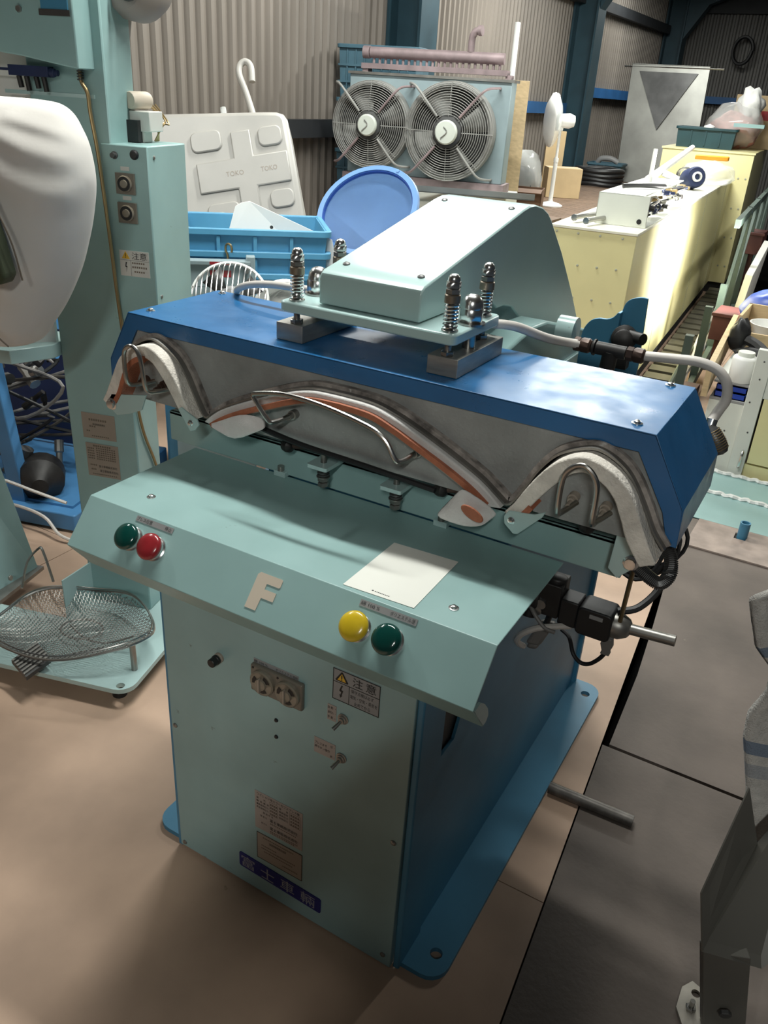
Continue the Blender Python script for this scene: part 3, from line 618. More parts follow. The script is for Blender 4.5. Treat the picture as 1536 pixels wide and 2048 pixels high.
# --- spring plate on top of the head
for x0, x1 in ((.090, .146), (.392, .447)):
    b = bm_(); box(b, x0, x1, .233, .418, 1.1135, 1.1445); part('spacer_block', b, 'block', bevel=.001)
b = bm_(); prism(b, rrect(.102, .442, .223, .408, .012), 'z', 1.167, 1.185); part('spring_plate', b, 'teal_light', bevel=.003)
for x in (.125, .421):
    for y in (.246, .380):
        b = bm_(); cyl(b, (x, y, 1.15), (x, y, 1.258), .0056, n=12); st = part('spring_stud', b, 'dull_steel')
        b = bm_(); hexn(b, (x, y, 1.1446), (0, 0, 1), .0115, .0075); part('hex_nut', b, 'steel', st)
        b = bm_(); lathe(b, [(.0138, 0), (.0138, .002), (.012, .003), (.006, .003)], (x, y, 1.185), n=20); part('washer', b, 'steel', st)
        b = bm_(); tube(b, helix((x, y, 1.188), (0, 0, 1), .0105, 7, .040), .0020, 7); part('coil_spring', b, 'chrome', st)
        b = bm_(); lathe(b, [(.006, 0), (.0128, .0005), (.0128, .0125), (.0115, .0140), (.006, .014)], (x, y, 1.229), n=20); part('spring_cup', b, 'cup', st)
        b = bm_(); hexn(b, (x, y, 1.243), (0, 0, 1), .0122, .0085); part('lock_nut', b, 'dull_steel', st)
        b = bm_(); lathe(b, [(.0105, 0), (.0118, .001), (.0118, .0095), (.0108, .0105)], (x, y, 1.252), n=6); lathe(b, [(.0098, .0100), (.0100, .013), (.0088, .0175), (.0055, .021), (0, .0222)], (x, y, 1.252), n=18); part('acorn_nut', b, 'chrome', st, smooth=45)
for x in (.124, .427):
    b = bm_(); lathe(b, [(.0245, 0), (.0245, .0025), (.02, .003)], (x, .313, 1.185), n=24); wsh = part('washer', b, 'steel')
    b = bm_(); lathe(b, [(.0195, 0), (.0205, .001), (.0205, .022), (.0195, .023)], (x, .313, 1.188), n=6, ang=.25); lathe(b, [(.0185, .0225), (.0187, .026), (.0172, .034), (.0125, .0415), (.006, .0445), (0, .0452)], (x, .313, 1.188), n=24); part('big_acorn_nut', b, 'chrome', wsh, smooth=45)
    b = bm_(); cyl(b, (x, .313, 1.1446), (x, .313, 1.167), .011, n=16); part('big_stud', b, 'steel', wsh)
# --- arm
AS = [(.247, 1.1865), (.2475, 1.230), (.251, 1.238), (.259, 1.2432), (.30, 1.2515), (.658, 1.329), (.688, 1.3335), (.720, 1.333), (.763, 1.325), (.800, 1.311), (.825, 1.296), (.928, 1.217), (1.057, 1.103), (1.154, 1.008), (1.20, .965), (1.20, .84), (.82, .84), (.775, 1.0), (.735, 1.075), (.700, 1.115), (.655, 1.142), (.61, 1.152), (.574, 1.153), (.52, 1.1865)]
b = bm_(); prism(b, AS, 'x', .170, .366); part('arm_cover', b, 'teal_light', smooth=25, bevel=.003)
nrm = Vector((0, -.212, .977))
for x, y in ((.195, .292), (.340, .292), (.195, .655), (.340, .655)):
    z = 1.2432 + (y - .259) * .2155
    b = bm_(); lathe(b, [(.0065, -.001), (.0065, .0012), (.004, .003), (0, .0036)], (x, y, z), nrm, 14); part('cover_screw', b, 'dark_steel')
b = bm_(); prism(b, [(.47, 1.10), (.62, 1.122), (.70, 1.117), (.985, 1.045), (1.06, 1.02), (1.10, .98), (1.10, .80), (.47, .80)], 'x', .367, .432); part('pivot_housing', b, 'teal', smooth=25, bevel=.006)
b = bm_(); box(b, .10, .44, .70, 1.03, .80, 1.0); part('rear_column', b, 'teal', bevel=.003)
b = bm_(); cyl(b, (.432, .78, 1.085), (.47, .78, 1.085), .03, n=24); part('pivot_boss', b, 'teal_light')
# valve bracket behind the head
b = bm_(); prism(b, [(.478, .92)] + curve2([(.476, 1.07), (.480, 1.092), (.492, 1.110), (.508, 1.117), (.524, 1.118), (.537, 1.124), (.546, 1.136)], 4) + [(.548, .92)], 'y', .80, .808); prism(b, [(.548, .95)] + curve2([(.548, 1.13), (.552, 1.150), (.562, 1.162), (.582, 1.169), (.596, 1.168)], 4) + [(.603, 1.03), (.600, .95)], 'y', .82, .828); box(b, .545, .551, .80, .826, .92, 1.135); VB = part('valve_bracket', b, 'base_blue', smooth=0, bevel=.001)
b = bm_(); lathe(b, [(.026, 0), (.026, .02), (.02, .024), (.02, .045), (.012, .05)], (.570, .79, 1.09), (.2, -1, .1), 18); cyl(b, (.585, .77, 1.10), (.617, .75, 1.102), .012, n=14); cyl(b, (.57, .765, 1.075), (.60, .735, 1.074), .010, n=14); box(b, .555, .59, .762, .79, 1.03, 1.08); part('valve_body', b, 'blackmetal', VB)
# steam tee and hoses
b = bm_(); tube(b, [(.418, .42, 1.163), (.455, .45, 1.158), (.49, .52, 1.130), (.515, .58, 1.113), (.545, .60, 1.110)], .0085, 12, smooth=6); part('steam_hose', b, 'hose')
for x in (.522, .624):
    b = bm_(); hexn(b, (x, .599, 1.109), (1, .01, 0), .0135, .013); lathe(b, [(.0115, .012), (.0140, .016), (.0140, .030), (.011, .034)], (x, .599, 1.109), (1, 0, 0), 10); part('hose_coupling', b, 'brown_fit')
b = bm_(); cyl(b, (.566, .599, 1.109), (.622, .60, 1.108), .0125, n=16); cyl(b, (.594, .60, 1.108), (.588, .61, 1.040), .015, n=16); lathe(b, [(.0125, 0), (.0155, .003), (.0155, .006)], (.558, .599, 1.109), (1, 0, 0), 16); part('tee_fitting', b, 'blackmetal')
b = bm_(); tube(b, [(.655, .60, 1.110), (.708, .60, 1.115), (.752, .60, 1.118), (.787, .60, 1.110), (.807, .60, 1.090), (.813, .60, 1.062), (.806, .595, 1.040), (.799, .58, 1.020)], .0092, 12, smooth=6); part('steam_hose', b, 'hose')
b = bm_(); cyl(b, (.801, .582, 1.026), (.800, .575, 1.008), .0098, n=14); part('ferrule', b, 'chrome')
b = bm_(); lathe(b, [(.009, -.004), (.012, .004), (.0155, .012), (.0165, .030), (.0150, .044), (.010, .052), (0, .055)], (.800, .575, 1.012), (.62, -.05, -.78), 18); LP = part('lagged_pipe', b, 'dark_steel')
b = bm_()
for k in range(9): tube(b, [Vector((.800, .575, 1.012)) + Vector((.62, -.05, -.78)) * (.008 + .0045 * k) + (Vector((.78, 0, .62)) * math.cos(q) + Vector((0, 1, 0)) * math.sin(q)) * (.0150 + .0016 * math.sin(k / 8 * 3.1)) for q in [2 * math.pi * i / 18 for i in range(18)]], .0009, 4, closed=True)
ob('braid', b, 'brass', LP, kind='stuff')
b = bm_(); tube(b, [(-.215, .50, 1.05), (-.19, .47, 1.108), (-.155, .43, 1.132), (-.116, .42, 1.148), (-.06, .42, 1.157), (.0, .42, 1.160), (.06, .43, 1.158), (.105, .44, 1.155)], .0075, 12, smooth=6); part('steam_hose', b, 'hose')
# --- valves, plug and cables on the right side
b = bm_(); lathe(b, [(.030, 0), (.033, .01), (.033, .045), (.028, .05), (.028, .062)], (.553, .40, .668), (1, 0, 0), 20); box(b, .553, .640, .375, .43, .645, .715); lathe(b, [(.02, 0), (.02, .02), (.014, .024)], (.585, .40, .712), (0, .1, 1), 16); lathe(b, [(.02, 0), (.02, .02), (.014, .024)], (.622, .40, .70), (0, .1, 1), 16); lathe(b, [(.016, 0), (.016, .025)], (.580, .40, .645), (0, -.3, -1), 16); VV = part('steam_valve', b, 'blackmetal', bevel=.002)
b = bm_(); box(b, .640, .676, .378, .425, .635, .690); prism(b, rrect(.676, .742, .632, .690, .010), 'y', .372, .428); part('solenoid_coil', b, 'black', VV, bevel=.003)
b = bm_(); lathe(b, [(.006, 0), (.010, .001), (.010, .004), (0, .0045)], (.606, .374, .668), (0, -1, 0), 16); lathe(b, [(.006, 0), (.010, .001), (.010, .004), (0, .0045)], (.600, .374, .652), (0, -1, 0), 16); part('valve_screws', b, 'dull_steel', VV)
b = bm_(); box(b, .700, .725, .3705, .372, .674, .682); part('coil_label', b, 'label_grey', VV)
b = bm_(); lathe(b, [(.025, 0), (.025, .012), (.018, .026), (.0125, .030)], (.742, .40, .660), (1, 0, .03), 20); part('coil_cap', b, 'dull_steel', VV)
b = bm_(); cyl(b, (.768, .40, .661), (.852, .40, .668), .0105, n=16); part('outlet_pipe', b, 'dull_steel', VV)
b = bm_(); cyl(b, (.752, .39, .672), (.770, .30, .865), .0042, n=10); part('spring_rod', b, 'brass')
b = bm_(); prism(b, [(.728, .630), (.745, .630), (.748, .612), (.744, .600), (.746, .592), (.728, .592), (.730, .600), (.725, .614)], 'y', .392, .408); part('coil_plug', b, 'cord_grey', VV, bevel=.002)
b = bm_(); tube(b, [(.737, .40, .594), (.728, .40, .575), (.712, .40, .556), (.695, .40, .552), (.678, .40, .566), (.660, .42, .585), (.640, .43, .590)], .0042, 8, smooth=5); part('cable', b, 'black')
b = bm_(); tube(b, [(.742, .40, .69), (.775, .42, .70), (.800, .46, .74), (.795, .50, .80), (.79, .50, .85)], .007, 8, smooth=5); part('cable', b, 'black')
b = bm_(); tube(b, [(.555, .42, .672), (.59, .37, .655), (.622, .36, .630), (.645, .36, .626)], .0042, 8, smooth=5); part('cable', b, 'cord_grey')
b = bm_(); tube(b, [(.665, .39, .632), (.640, .37, .632), (.610, .36, .622), (.585, .36, .600), (.572, .37, .575), (.570, .39, .552), (.575, .41, .535)], .0062, 8, smooth=5); part('cable', b, 'hose')
b = bm_(); obox(b, (.598, .412, .600), (.030, 0, .004), (0, .022, 0), (-.022, 0, -.060)); obox(b, (.584, .413, .545), (.022, 0, .003), (0, .02, 0), (-.006, 0, -.016)); part('cable_plug', b, 'cord_grey', bevel=.006)
b = bm_(); cyl(b, (.612, .41, .600), (.622, .40, .645), .006, n=8); part('cable', b, 'black')
for k in range(5):
    r = .040 + .004 * (k % 3); c = Vector((.742 + .006 * k, .50 + .012 * k, .765 + .004 * k)); ph = .3 * k
    b = bm_(); tube(b, [c + Vector((r * math.cos(t) * (1 + .1 * math.sin(2 * t + ph)), .012 * math.sin(t + ph), r * 1.25 * math.sin(t))) for t in [2 * math.pi * i / 22 for i in range(22)]], .0042, 6, closed=True); part('coiled_cable', b, 'black')
# ================================================================== form finisher on the left
FM = thing('form_finisher', 'tall teal form finisher with a white padded body form at left', 'press machine', (-.417, .259, 0), math.radians(15.5))
def lp(name, b, m, parent=None, **k): return ob(name, b, m, parent or FM, local=True, **k)
b = holed(rrect(-1.15, 0, -.002, .245, .045, corners=(0, 0, 0, 1))[1:-6] + rrect(-1.15, 0, -.002, .245, .045, corners=(0, 0, 0, 1))[-6:] + [(0, .70), (-.345, .70), (-.345, .245)], [circ(-.034, .018, .0115)], .046, .060); BP = lp('base_plate', b, 'teal_light', bevel=.001)
for x, y in ((-.06, .05), (-.06, .66), (-.6, .05), (-1.1, .05), (-.3, .66)):
    b = bm_(); cyl(b, (x, y, 0), (x, y, .046), .02, n=14); lp('levelling_foot', b, 'blackmetal', BP)
b = bm_(); box(b, -.337, -.134, .364, .486, .06, 1.75); CO = lp('column', b, 'teal', bevel=.004)
b = bm_(); prism(b, [(-.343, .245), (-.325, .364), (-.329, .3655), (-.347, .2465)], 'z', .06, .19); lp('rib_plate', b, 'teal_light', BP, smooth=0)
b = bm_(); prism(b, [(-.16, 1.52), (-.30, 1.54), (-.95, 1.60), (-.95, 1.78), (-.16, 1.78)], 'y', .30, .40); AR = lp('overhead_arm', b, 'teal', bevel=.003)
b = bm_(); box(b, -.235, -.170, .297, .30, 1.628, 1.75); lp('arm_window', b, 'base_blue', AR)
b = bm_(); box(b, -.24, -.165, .2955, .297, 1.620, 1.632); lp('window_trim', b, 'steel', AR)
for x, z in ((-.29, 1.63), (-.44, 1.60)):
    b = bm_(); hexn(b, (x, .30, z), (0, -1, 0), .007, .006); lp('arm_bolt', b, 'dull_steel', AR)
b = bm_(); box(b, -.95, -.337, .40, .42, 1.40, 1.60); lp('white_back_plate', b, 'white_plastic', AR)
b = bm_(); box(b, -.40, -.165, .362, .3645, 1.462, 1.47); lp('recess_ledge', b, 'teal_light', CO)
b = bm_(); box(b, -.365, -.262, .335, .36, 1.500, 1.522); lathe(b, [(.009, 0), (.009, .012), (.005, .014), (.007, .02), (0, .022)], (-.262, .345, 1.510), (1, 0, 0), 12); cyl(b, (-.48, .345, 1.512), (-.365, .345, 1.512), .003, n=8); VS = lp('valve_strip', b, 'navy', AR, bevel=.001)
b = bm_()
for k, x in enumerate((-.345, -.325, -.30, -.28)): cyl(b, (x, .345, 1.500), (x + .004, .345, 1.476 - .006 * (k % 2)), .006, n=8)
lp('valve_ports', b, 'blackmetal', VS)
# brass air tube with its spring guard
b = bm_(); tube(b, [(-.190, .352, 1.530), (-.189, .352, 1.497), (-.176, .352, 1.474), (-.172, .350, 1.43), (-.162, .350, 1.344), (-.151, .350, 1.164), (-.143, .350, .994), (-.130, .352, .80)], .0045, 10, smooth=4); lp('air_tube', b, 'brass', CO)
b = bm_(); tube(b, helix((-.190, .352, 1.498), (.02, 0, 1), .0068, 6, .034), .0014, 6); lp('tube_spring', b, 'dark_steel', CO)
b = bm_(); tube(b, [(-.128, .37, .80), (-.128, .377, .712), (-.128, .399, .624), (-.128, .449, .512), (-.128, .48, .40)], .0040, 8, smooth=4); lp('air_tube', b, 'brass', CO)
# stickers on the column
def sticker(x0, x1, z0, z1, m, y, lines, par=CO):
    b = bm_(); box(b, x0, x1, y - .001, y, z0, z1); s = lp('sticker', b, m, par, smooth=0)
    b = bm_()
    for z, xa, n, wd, h, ink in lines:
        if ink: continue
        for j in range(n): box(b, xa + j * wd, xa + j * wd + wd * .65, y - .0014, y - .001, z - h / 2, z + h / 2)
    if b.verts: lp('fine_print', b, 'ink_faint', s, smooth=0)
    return s
s1 = sticker(-.297, -.195, .606, .681, 'label_tan', .3635, [(.662, -.275, 8, .007, .006, 0), (.642, -.275, 3, .007, .004, 0), (.628, -.285, 2, .006, .004, 0), (.614, -.27, 9, .006, .003, 0)])
text('lettering', '製造物賠償責任', .01, frame(Vector((-.264, .3622, .646)), (1, 0, 0), (0, 0, 1)), 'ink', s1, True, w=.038, h=.006)
s2 = sticker(-.294, -.193, .490, .591, 'label_tan', .3635, [(.584, -.27, 8, .007, .005, 0)] + [(.575 - k * .0075, -.289, 4, .0055, .004, 0) for k in range(5)] + [(.577 - k * .0065, -.262, 9, .0068, .0036, 0) for k in range(6)] + [(.5245, -.285, 4, .0055, .004, 0), (.511, -.283, 3, .0055, .004, 0), (.497, -.28, 12, .0065, .003, 0)])
text('lettering', '富士車輌株式会社', .01, frame(Vector((-.258, .3622, .519)), (1, 0, 0), (0, 0, 1)), 'ink', s2, True, w=.057, h=.0075)
text('lettering', '富士車販株式会社', .01, frame(Vector((-.256, .3622, .505)), (1, 0, 0), (0, 0, 1)), 'ink', s2, True, w=.057, h=.0075)
# control box on the right of the column
b = bm_(); box(b, -.162, -.040, .362, .553, .955, 1.370); CB = lp('control_box', b, 'teal', CO, bevel=.003)
for z, zt in ((1.285, 1.3135), (1.219, 1.248)):
    b = bm_(); box(b, -.126, -.077, .356, .362, z - .0235, z + .0235); lp('timer_plate', b, 'timer', CO)
    b = bm_(); lathe(b, [(.019, 0), (.019, .003), (.0165, .0055), (.0165, .004), (.010, .004), (.009, .008), (0, .0085)], (-.1015, .356, z), (0, -1, 0), 24); lp('timer_dial', b, 'timer_clear', CO)
    b = bm_(); lathe(b, [(.0165, 0), (.0165, .0045)], (-.1015, .356, z), (0, -1, 0), 24); lp('timer_ring', b, 'black', CO)
    b = bm_(); box(b, -.113, -.090, .361, .362, zt, zt + .009); lp('label_strip', b, 'label_white', CO)
b = bm_(); lathe(b, [(.0085, 0), (.0085, .003), (.006, .004), (.006, .012), (0, .0125)], (-.126, .362, 1.346), (0, -1, 0), 14); lp('toggle_base', b, 'dark_steel', CO)
b = bm_(); lathe(b, [(.011, 0), (.011, .003), (.008, .006), (.004, .0065), (0, .0065)], (-.074, .362, 1.350), (0, -1, 0), 18); lp('fuse_holder', b, 'black', CO)
s3 = sticker(-.135, -.055, 1.068, 1.130, 'label_white', .362, [(1.101, -.102, 6, .006, .004, 0), (1.091, -.102, 7, .006, .0045, 0), (1.080, -.097, 5, .006, .004, 0)])
b = bm_(); prism(b, [(-.129, 1.110), (-.107, 1.110), (-.118, 1.128)], 'y', .3604, .361); lp('warning_triangle', b, 'warn_y', s3, smooth=0)
b = bm_(); box(b, -.1187, -.1173, .3600, .3604, 1.1155, 1.123); box(b, -.1187, -.1173, .3600, .3604, 1.112, 1.1138); lp('exclamation_mark', b, 'ink', s3, smooth=0)
b = bm_(); prism(b, [(-.119, 1.102), (-.116, 1.102), (-.1185, 1.093), (-.1155, 1.092), (-.119, 1.078), (-.1175, 1.089), (-.121, 1.090)], 'y', .3604, .361); box(b, -.1055, -.105, .3606, .361, 1.069, 1.107); box(b, -.135, -.055, .3606, .361, 1.1065, 1.107); lp('lightning_mark', b, 'ink', s3, smooth=0)
text('lettering', '注意', .01, frame(Vector((-.101, .3606, 1.110)), (1, 0, 0), (0, 0, 1)), 'ink', s3, True, w=.040, h=.017)
for v, z in ((.39, 1.345), (.385, 1.02)):
    b = bm_(); lathe(b, [(.0045, 0), (.0045, .002), (0, .004)], (-.040, v, z), (1, 0, 0), 10); lp('box_screw', b, 'dull_steel', CO)
# relay and loose wires on top of the control box, motor housing above
b = bm_(); box(b, -.132, -.10, .46, .50, 1.370, 1.395); box(b, -.134, -.08, .455, .52, 1.395, 1.44); RL = lp('relay_socket', b, 'label_white', CO, bevel=.002)
b = bm_(); box(b, -.134, -.105, .44, .47, 1.372, 1.42); lp('relay_body', b, 'black', CO)
b = bm_(); lathe(b, [(.018, 0), (.020, .004), (.020, .055), (.018, .06)], (-.128, .45, 1.462), (.3, 1, 0), 16); lp('capacitor', b, 'tape_beige', CO)
for k in range(5):
    b = bm_(); tube(b, [(-.12 + .004 * k, .49 + .01 * k, 1.455), (-.10 + .006 * k, .51 + .008 * k, 1.445 - .008 * k), (-.095 + .004 * k, .52, 1.41), (-.10, .53 - .005 * k, 1.372)], .0022, 6, smooth=5); lp('loose_wire', b, 'brass', CO)
b = bm_(); lathe(b, [(.030, -.09), (.055, -.08), (.072, -.04), (.075, .02), (.06, .06), (.03, .07)], (-.115, .50, 1.70), (0, 1, .0), 28); MO = lp('motor_housing', b, 'label_pink', CO)
b = bm_(); lathe(b, [(.03, 0), (.016, .01), (.016, .012)], (-.085, .405, 1.69), (0, -1, 0), 20); lp('motor_shaft', b, 'dark_steel', MO)
b = bm_(); prism(b, [(-.19, 1.62), (-.135, 1.63), (-.145, 1.575)], 'y', .47, .50); lp('motor_bracket', b, 'label_pink', CO)
for x in (-.185, -.165, -.14):
    b = bm_(); hexn(b, (x, .43, 1.626), (0, -1, 0), .006, .006); lp('motor_bolt', b, 'dark_steel', CO)
# white padded body form (one continuous padded shell)
def form():
    b = bm_()
    #  z, right edge u, left edge u, half depth, v centre
    S = [(.962, -.22, -.25, .012, .04), (.968, -.165, -.31, .045, .04), (.985, -.118, -.36, .075, .04), (1.045, -.066, -.41, .105, .045), (1.128, -.018, -.45, .120, .05), (1.20, .012, -.47, .125, .05), (1.26, .031, -.48, .125, .05), (1.32, .043, -.485, .120, .05), (1.38, .036, -.48, .110, .055), (1.415, .022, -.46, .095, .06), (1.442, .004, -.44, .080, .065), (1.458, -.025, -.40, .058, .07), (1.463, -.07, -.36, .03, .07)]
    Z = []
    for i in range(len(S) - 1):
        for j in range(6):
            t = j / 6; p0, p1, p2, p3 = S[max(i - 1, 0)], S[i], S[i + 1], S[min(i + 2, len(S) - 1)]
            Z.append([.5 * (2 * p1[c] + (p2[c] - p0[c]) * t + (2 * p0[c] - 5 * p1[c] + 4 * p2[c] - p3[c]) * t * t + (3 * p1[c] - p0[c] - 3 * p2[c] + p3[c]) * t ** 3) for c in range(5)])
    Z.append(list(S[-1]))
    n = 110
    folds = [([(-.40, 1.49), (-.26, 1.448), (-.15, 1.412), (-.08, 1.378), (-.02, 1.362), (.04, 1.355)], .012, .020), ([(-.44, 1.44), (-.26, 1.408), (-.17, 1.365), (-.11, 1.325), (-.05, 1.300), (.02, 1.292)], .013, .026),
             ([(-.26, 1.335), (-.20, 1.30), (-.16, 1.24), (-.145, 1.17), (-.15, 1.10)], .011, .022), ([(-.24, 1.25), (-.205, 1.17), (-.20, 1.10), (-.22, 1.03)], .008, .014), ([(-.12, 1.43), (-.05, 1.415), (.0, 1.40)], .008, .012),
             ([(-.13, 1.07), (-.06, 1.10), (.0, 1.16)], -.006, .03), ([(-.30, 1.06), (-.2, 1.02), (-.13, 1.0)], .006, .012)]
    def seg(p, a, c):
        a, c, p = Vector(a), Vector(c), Vector(p); d = c - a; t = max(0, min(1, (p - a).dot(d) / d.dot(d))); return (p - a - d * t).length
    def disp(u, z):
        s = 0
        for P, amp, wd in folds:
            m_ = min(seg((u, z), a, c) for a, c in zip(P, P[1:])); s += amp * math.exp(-(m_ / wd) ** 2)
        return s
    R = []
    for z, ur, ul, hd, vc in Z:
        ur -= .045 * min(1, (ur - ul) / .3); hd *= .95
        c, hw = (ur + ul) / 2, (ur - ul) / 2; ring = []
        for k in range(n):
            t = 2 * math.pi * k / n; ct, st = math.cos(t), math.sin(t); q = lambda a: math.copysign(abs(a) ** .8, a)
            u = c + q(ct) * hw; v = vc + q(st) * hd
            if st < .2: v -= disp(u, z) * min(1, (.2 - st) * 2)
            if st < 0: v -= .10 * max(0, -u - .20) * max(0, -st)
            ring.append(b.verts.new((u, v, z)))
        R.append(ring)
    for p, q in zip(R, R[1:]):
        for k in range(n): b.faces.new([p[k], p[(k + 1) % n], q[(k + 1) % n], q[k]])
    b.faces.new(R[0][::-1]); b.faces.new(R[-1])
    return b
BF = lp('body_form', form(), 'white_cover', smooth=80)
def seam(P, r=.0018): b = bm_(); tube(b, P, r, 6, smooth=8); lp('cover_seam', b, 'ink_faint', BF)
seam([(-.132, -.100, 1.335), (-.110, -.096, 1.27), (-.094, -.088, 1.21), (-.088, -.080, 1.14)])
seam([(-.235, -.112, 1.085), (-.20, -.104, 1.10), (-.175, -.098, 1.115)]); seam([(-.205, -.104, 1.10), (-.185, -.098, 1.06), (-.165, -.085, 1.02), (-.150, -.072, .995)])
b = bm_(); prism(b, [(-.30, 1.335), (-.150, 1.335), (-.135, 1.29), (-.118, 1.22), (-.104, 1.15), (-.115, 1.133), (-.30, 1.13)], 'y', -.112, -.07); lp('open_lining', b, 'green_leaf', BF, bevel=.006)
b = bm_(); lathe(b, [(.016, -.02), (.021, 0), (.016, .015), (0, .019)], (-.152, -.114, 1.315), (.2, -1, 0), 18); lp('red_knob', b, 'btn_red', BF)
b = bm_(); cyl(b, (-.235, .12, 1.22), (-.235, .364, 1.22), .03, n=16); lp('form_arm', b, 'dull_steel')
# tray under the form and its white splash panel
b = bm_(); prism(b, [(-.95, .20), (-.40, .24), (-.337, .33), (-.337, .45), (-.95, .45)], 'z', .835, .872); TR = lp('drip_tray', b, 'teal_light', bevel=.002)
b = bm_(); prism(b, [(-.95, .30), (-.40, .32), (-.345, .36), (-.345, .37), (-.40, .33), (-.95, .31)], 'z', .872, .96); lp('splash_panel', b, 'white_plastic', TR)
# inclined leg panel at the lower left
b = bm_(); P0, P1, P2, P3 = Vector((-.583, .451, .06)), Vector((-.615, .25, .06)), Vector((-.779, .203, .84)), Vector((-.716, .402, .84))
vs = [b.verts.new(p) for p in (P0, P1, P2, P3)] + [b.verts.new(p + Vector((-.02, .004, 0))) for p in (P0, P1, P2, P3)]
for f in ((0, 1, 2, 3), (7, 6, 5, 4), (0, 4, 5, 1), (1, 5, 6, 2), (2, 6, 7, 3), (3, 7, 4, 0)): b.faces.new([vs[i] for i in f])
LG = lp('leg_panel', b, 'teal_panel', smooth=0, bevel=.001)
b = bm_(); box(b, -.66, -.57, .24, .46, .06, .072); lp('leg_foot', b, 'dull_steel', LG)
b = bm_(); hexn(b, (-.588, .32, .105), (1, 0, .25), .009, .006); lp('leg_bolt', b, 'dull_steel', LG)
# short steel post and foot pedal on the base plate
b = bm_(); cyl(b, (-.034, .092, .06), (-.036, .095, .142), .0085, n=14); lp('steel_post', b, 'dull_steel', BP)
b = bm_(); obox(b, (-.335, -.018, .085), (.07, -.038, -.012), (.025, .075, .012), (0, 0, .012)); PD = lp('foot_pedal', b, 'dark_steel', BP)
for k in range(6):
    o = Vector((-.335, -.018, .0975)) + Vector((.07, -.038, -.012)) * (.06 + k * .155); b = bm_(); obox(b, o, Vector((.07, -.038, -.012)) * .07, (.025, .075, .012), (0, 0, .004)); lp('pedal_rib', b, 'dull_steel', PD)
b = bm_(); obox(b, (-.265, .02, .075), (.02, .015, 0), (.10, .09, 0), (0, 0, .012)); lp('pedal_arm', b, 'dark_steel', PD)
# ------------------------------------------------------------------ wire mesh basket lying on the base plate
MB = thing('mesh_basket', 'rusty expanded wire mesh basket lying on the teal base plate', 'basket', tuple(W[FM.name] @ Vector((-.27, .15, .061))), math.radians(15.5))
def hz(x, y):
    q = (x / .25) ** 2 + (y / .16) ** 2
    return .010 + .055 * q ** 1.5 * (1 + .5 * (x / .25)) * .8 + .012 * math.sin(x * 14 + 1) * math.cos(y * 18) + .02 * max(0, y / .16) * q + .008
def erim(a): return (.25 * math.cos(a) * (1 + .07 * math.cos(3 * a + .5)), .16 * math.sin(a) * (1 + .06 * math.sin(2 * a)))
def inside_b(x, y): a = math.atan2(y / .16, x / .25); rx, ry = erim(a); return x * x + y * y <= rx * rx + ry * ry
b = bm_()
for s in (1, -1):
    for i in range(-34, 35):
        c0 = i * .0128; P = []
        for j in range(91):
            x = -.27 + .006 * j; y = (c0 - x) * s * .62 + .0022 * (-1) ** j
            if inside_b(x, y): P.append(Vector((x, y, hz(x, y))))
            else:
                if len(P) > 1: tube(b, P, .0011, 3)
                P = []
        if len(P) > 1: tube(b, P, .0011, 3)
ob('wire_mesh', b, 'dull_steel', MB, True, smooth=0, kind='stuff')
RM = [Vector((*erim(2 * math.pi * i / 56), 0)) for i in range(56)]
b = bm_(); tube(b, [Vector((p.x, p.y, hz(p.x, p.y))) for p in RM], .0035, 6, closed=True); ob('rim_wire', b, 'steel', MB, True)
b = bm_(); tube(b, [Vector((p.x * .975, p.y * .975, hz(p.x, p.y) + .010)) for p in RM], .002, 5, closed=True); ob('rim_wire', b, 'steel', MB, True)
b = bm_(); tube(b, [Vector((.02 + .062 * math.cos(t), .03 + .046 * math.sin(t), .024)) for t in [2 * math.pi * i / 28 for i in range(28)]], .003, 6, closed=True); ob('ring_wire', b, 'dull_steel', MB, True)
b = bm_(); tube(b, [(-.02, .035, .026), (.05, -.005, .024), (.12, -.01, .026), (.20, .01, .055)], .0028, 6, smooth=4); ob('cross_wire', b, 'dull_steel', MB, True)
b = bm_(); tube(b, [(-.22, .10, .07), (-.245, .17, .115), (-.235, .215, .14), (-.215, .21, .14), (-.15, .155, .075)], .0038, 6, smooth=4); ob('wire_handle', b, 'steel', MB, True)
# ================================================================== blue pipe-frame machine behind the finisher
BM = thing('blue_machine', 'bright blue steel frame machine full of dark valves behind the form finisher', 'machine', (-1.45, .95, 0), math.radians(15.5))
def bp(name, b, m, parent=None, **k): return ob(name, b, m, parent or BM, local=True, **k)
b = bm_(); prism(b, rrect(-.55, .14, -.15, .55, .01), 'z', .01, .075); bp('base_tray', b, 'blueframe', bevel=.004)
b = bm_(); box(b, -.50, .10, -.10, .50, .0755, .085); bp('tray_floor', b, 'blueframe')
for x, y in ((-.12, -.09), (-.50, -.10), (.09, .48), (-.5, .48)):
    b = bm_(); obox(b, (x - .03, y - .025, .07), (.06, 0, 0), (0, .05, 0), (-.06 if x > -.2 else 0, 0, .72)); bp('frame_leg', b, 'blueframe', bevel=.004)
b = bm_(); tube(b, [(-.6, -.11, .70), (-.38, -.10, .67), (-.22, -.10, .67), (-.08, -.08, .74), (.10, -.05, .76)], .026, 12, smooth=5); bp('frame_rail', b, 'blueframe')
b = bm_(); tube(b, [(-.6, -.12, .58), (-.30, -.11, .60), (.10, -.08, .66)], .02, 12, smooth=5); bp('frame_rail', b, 'blueframe')
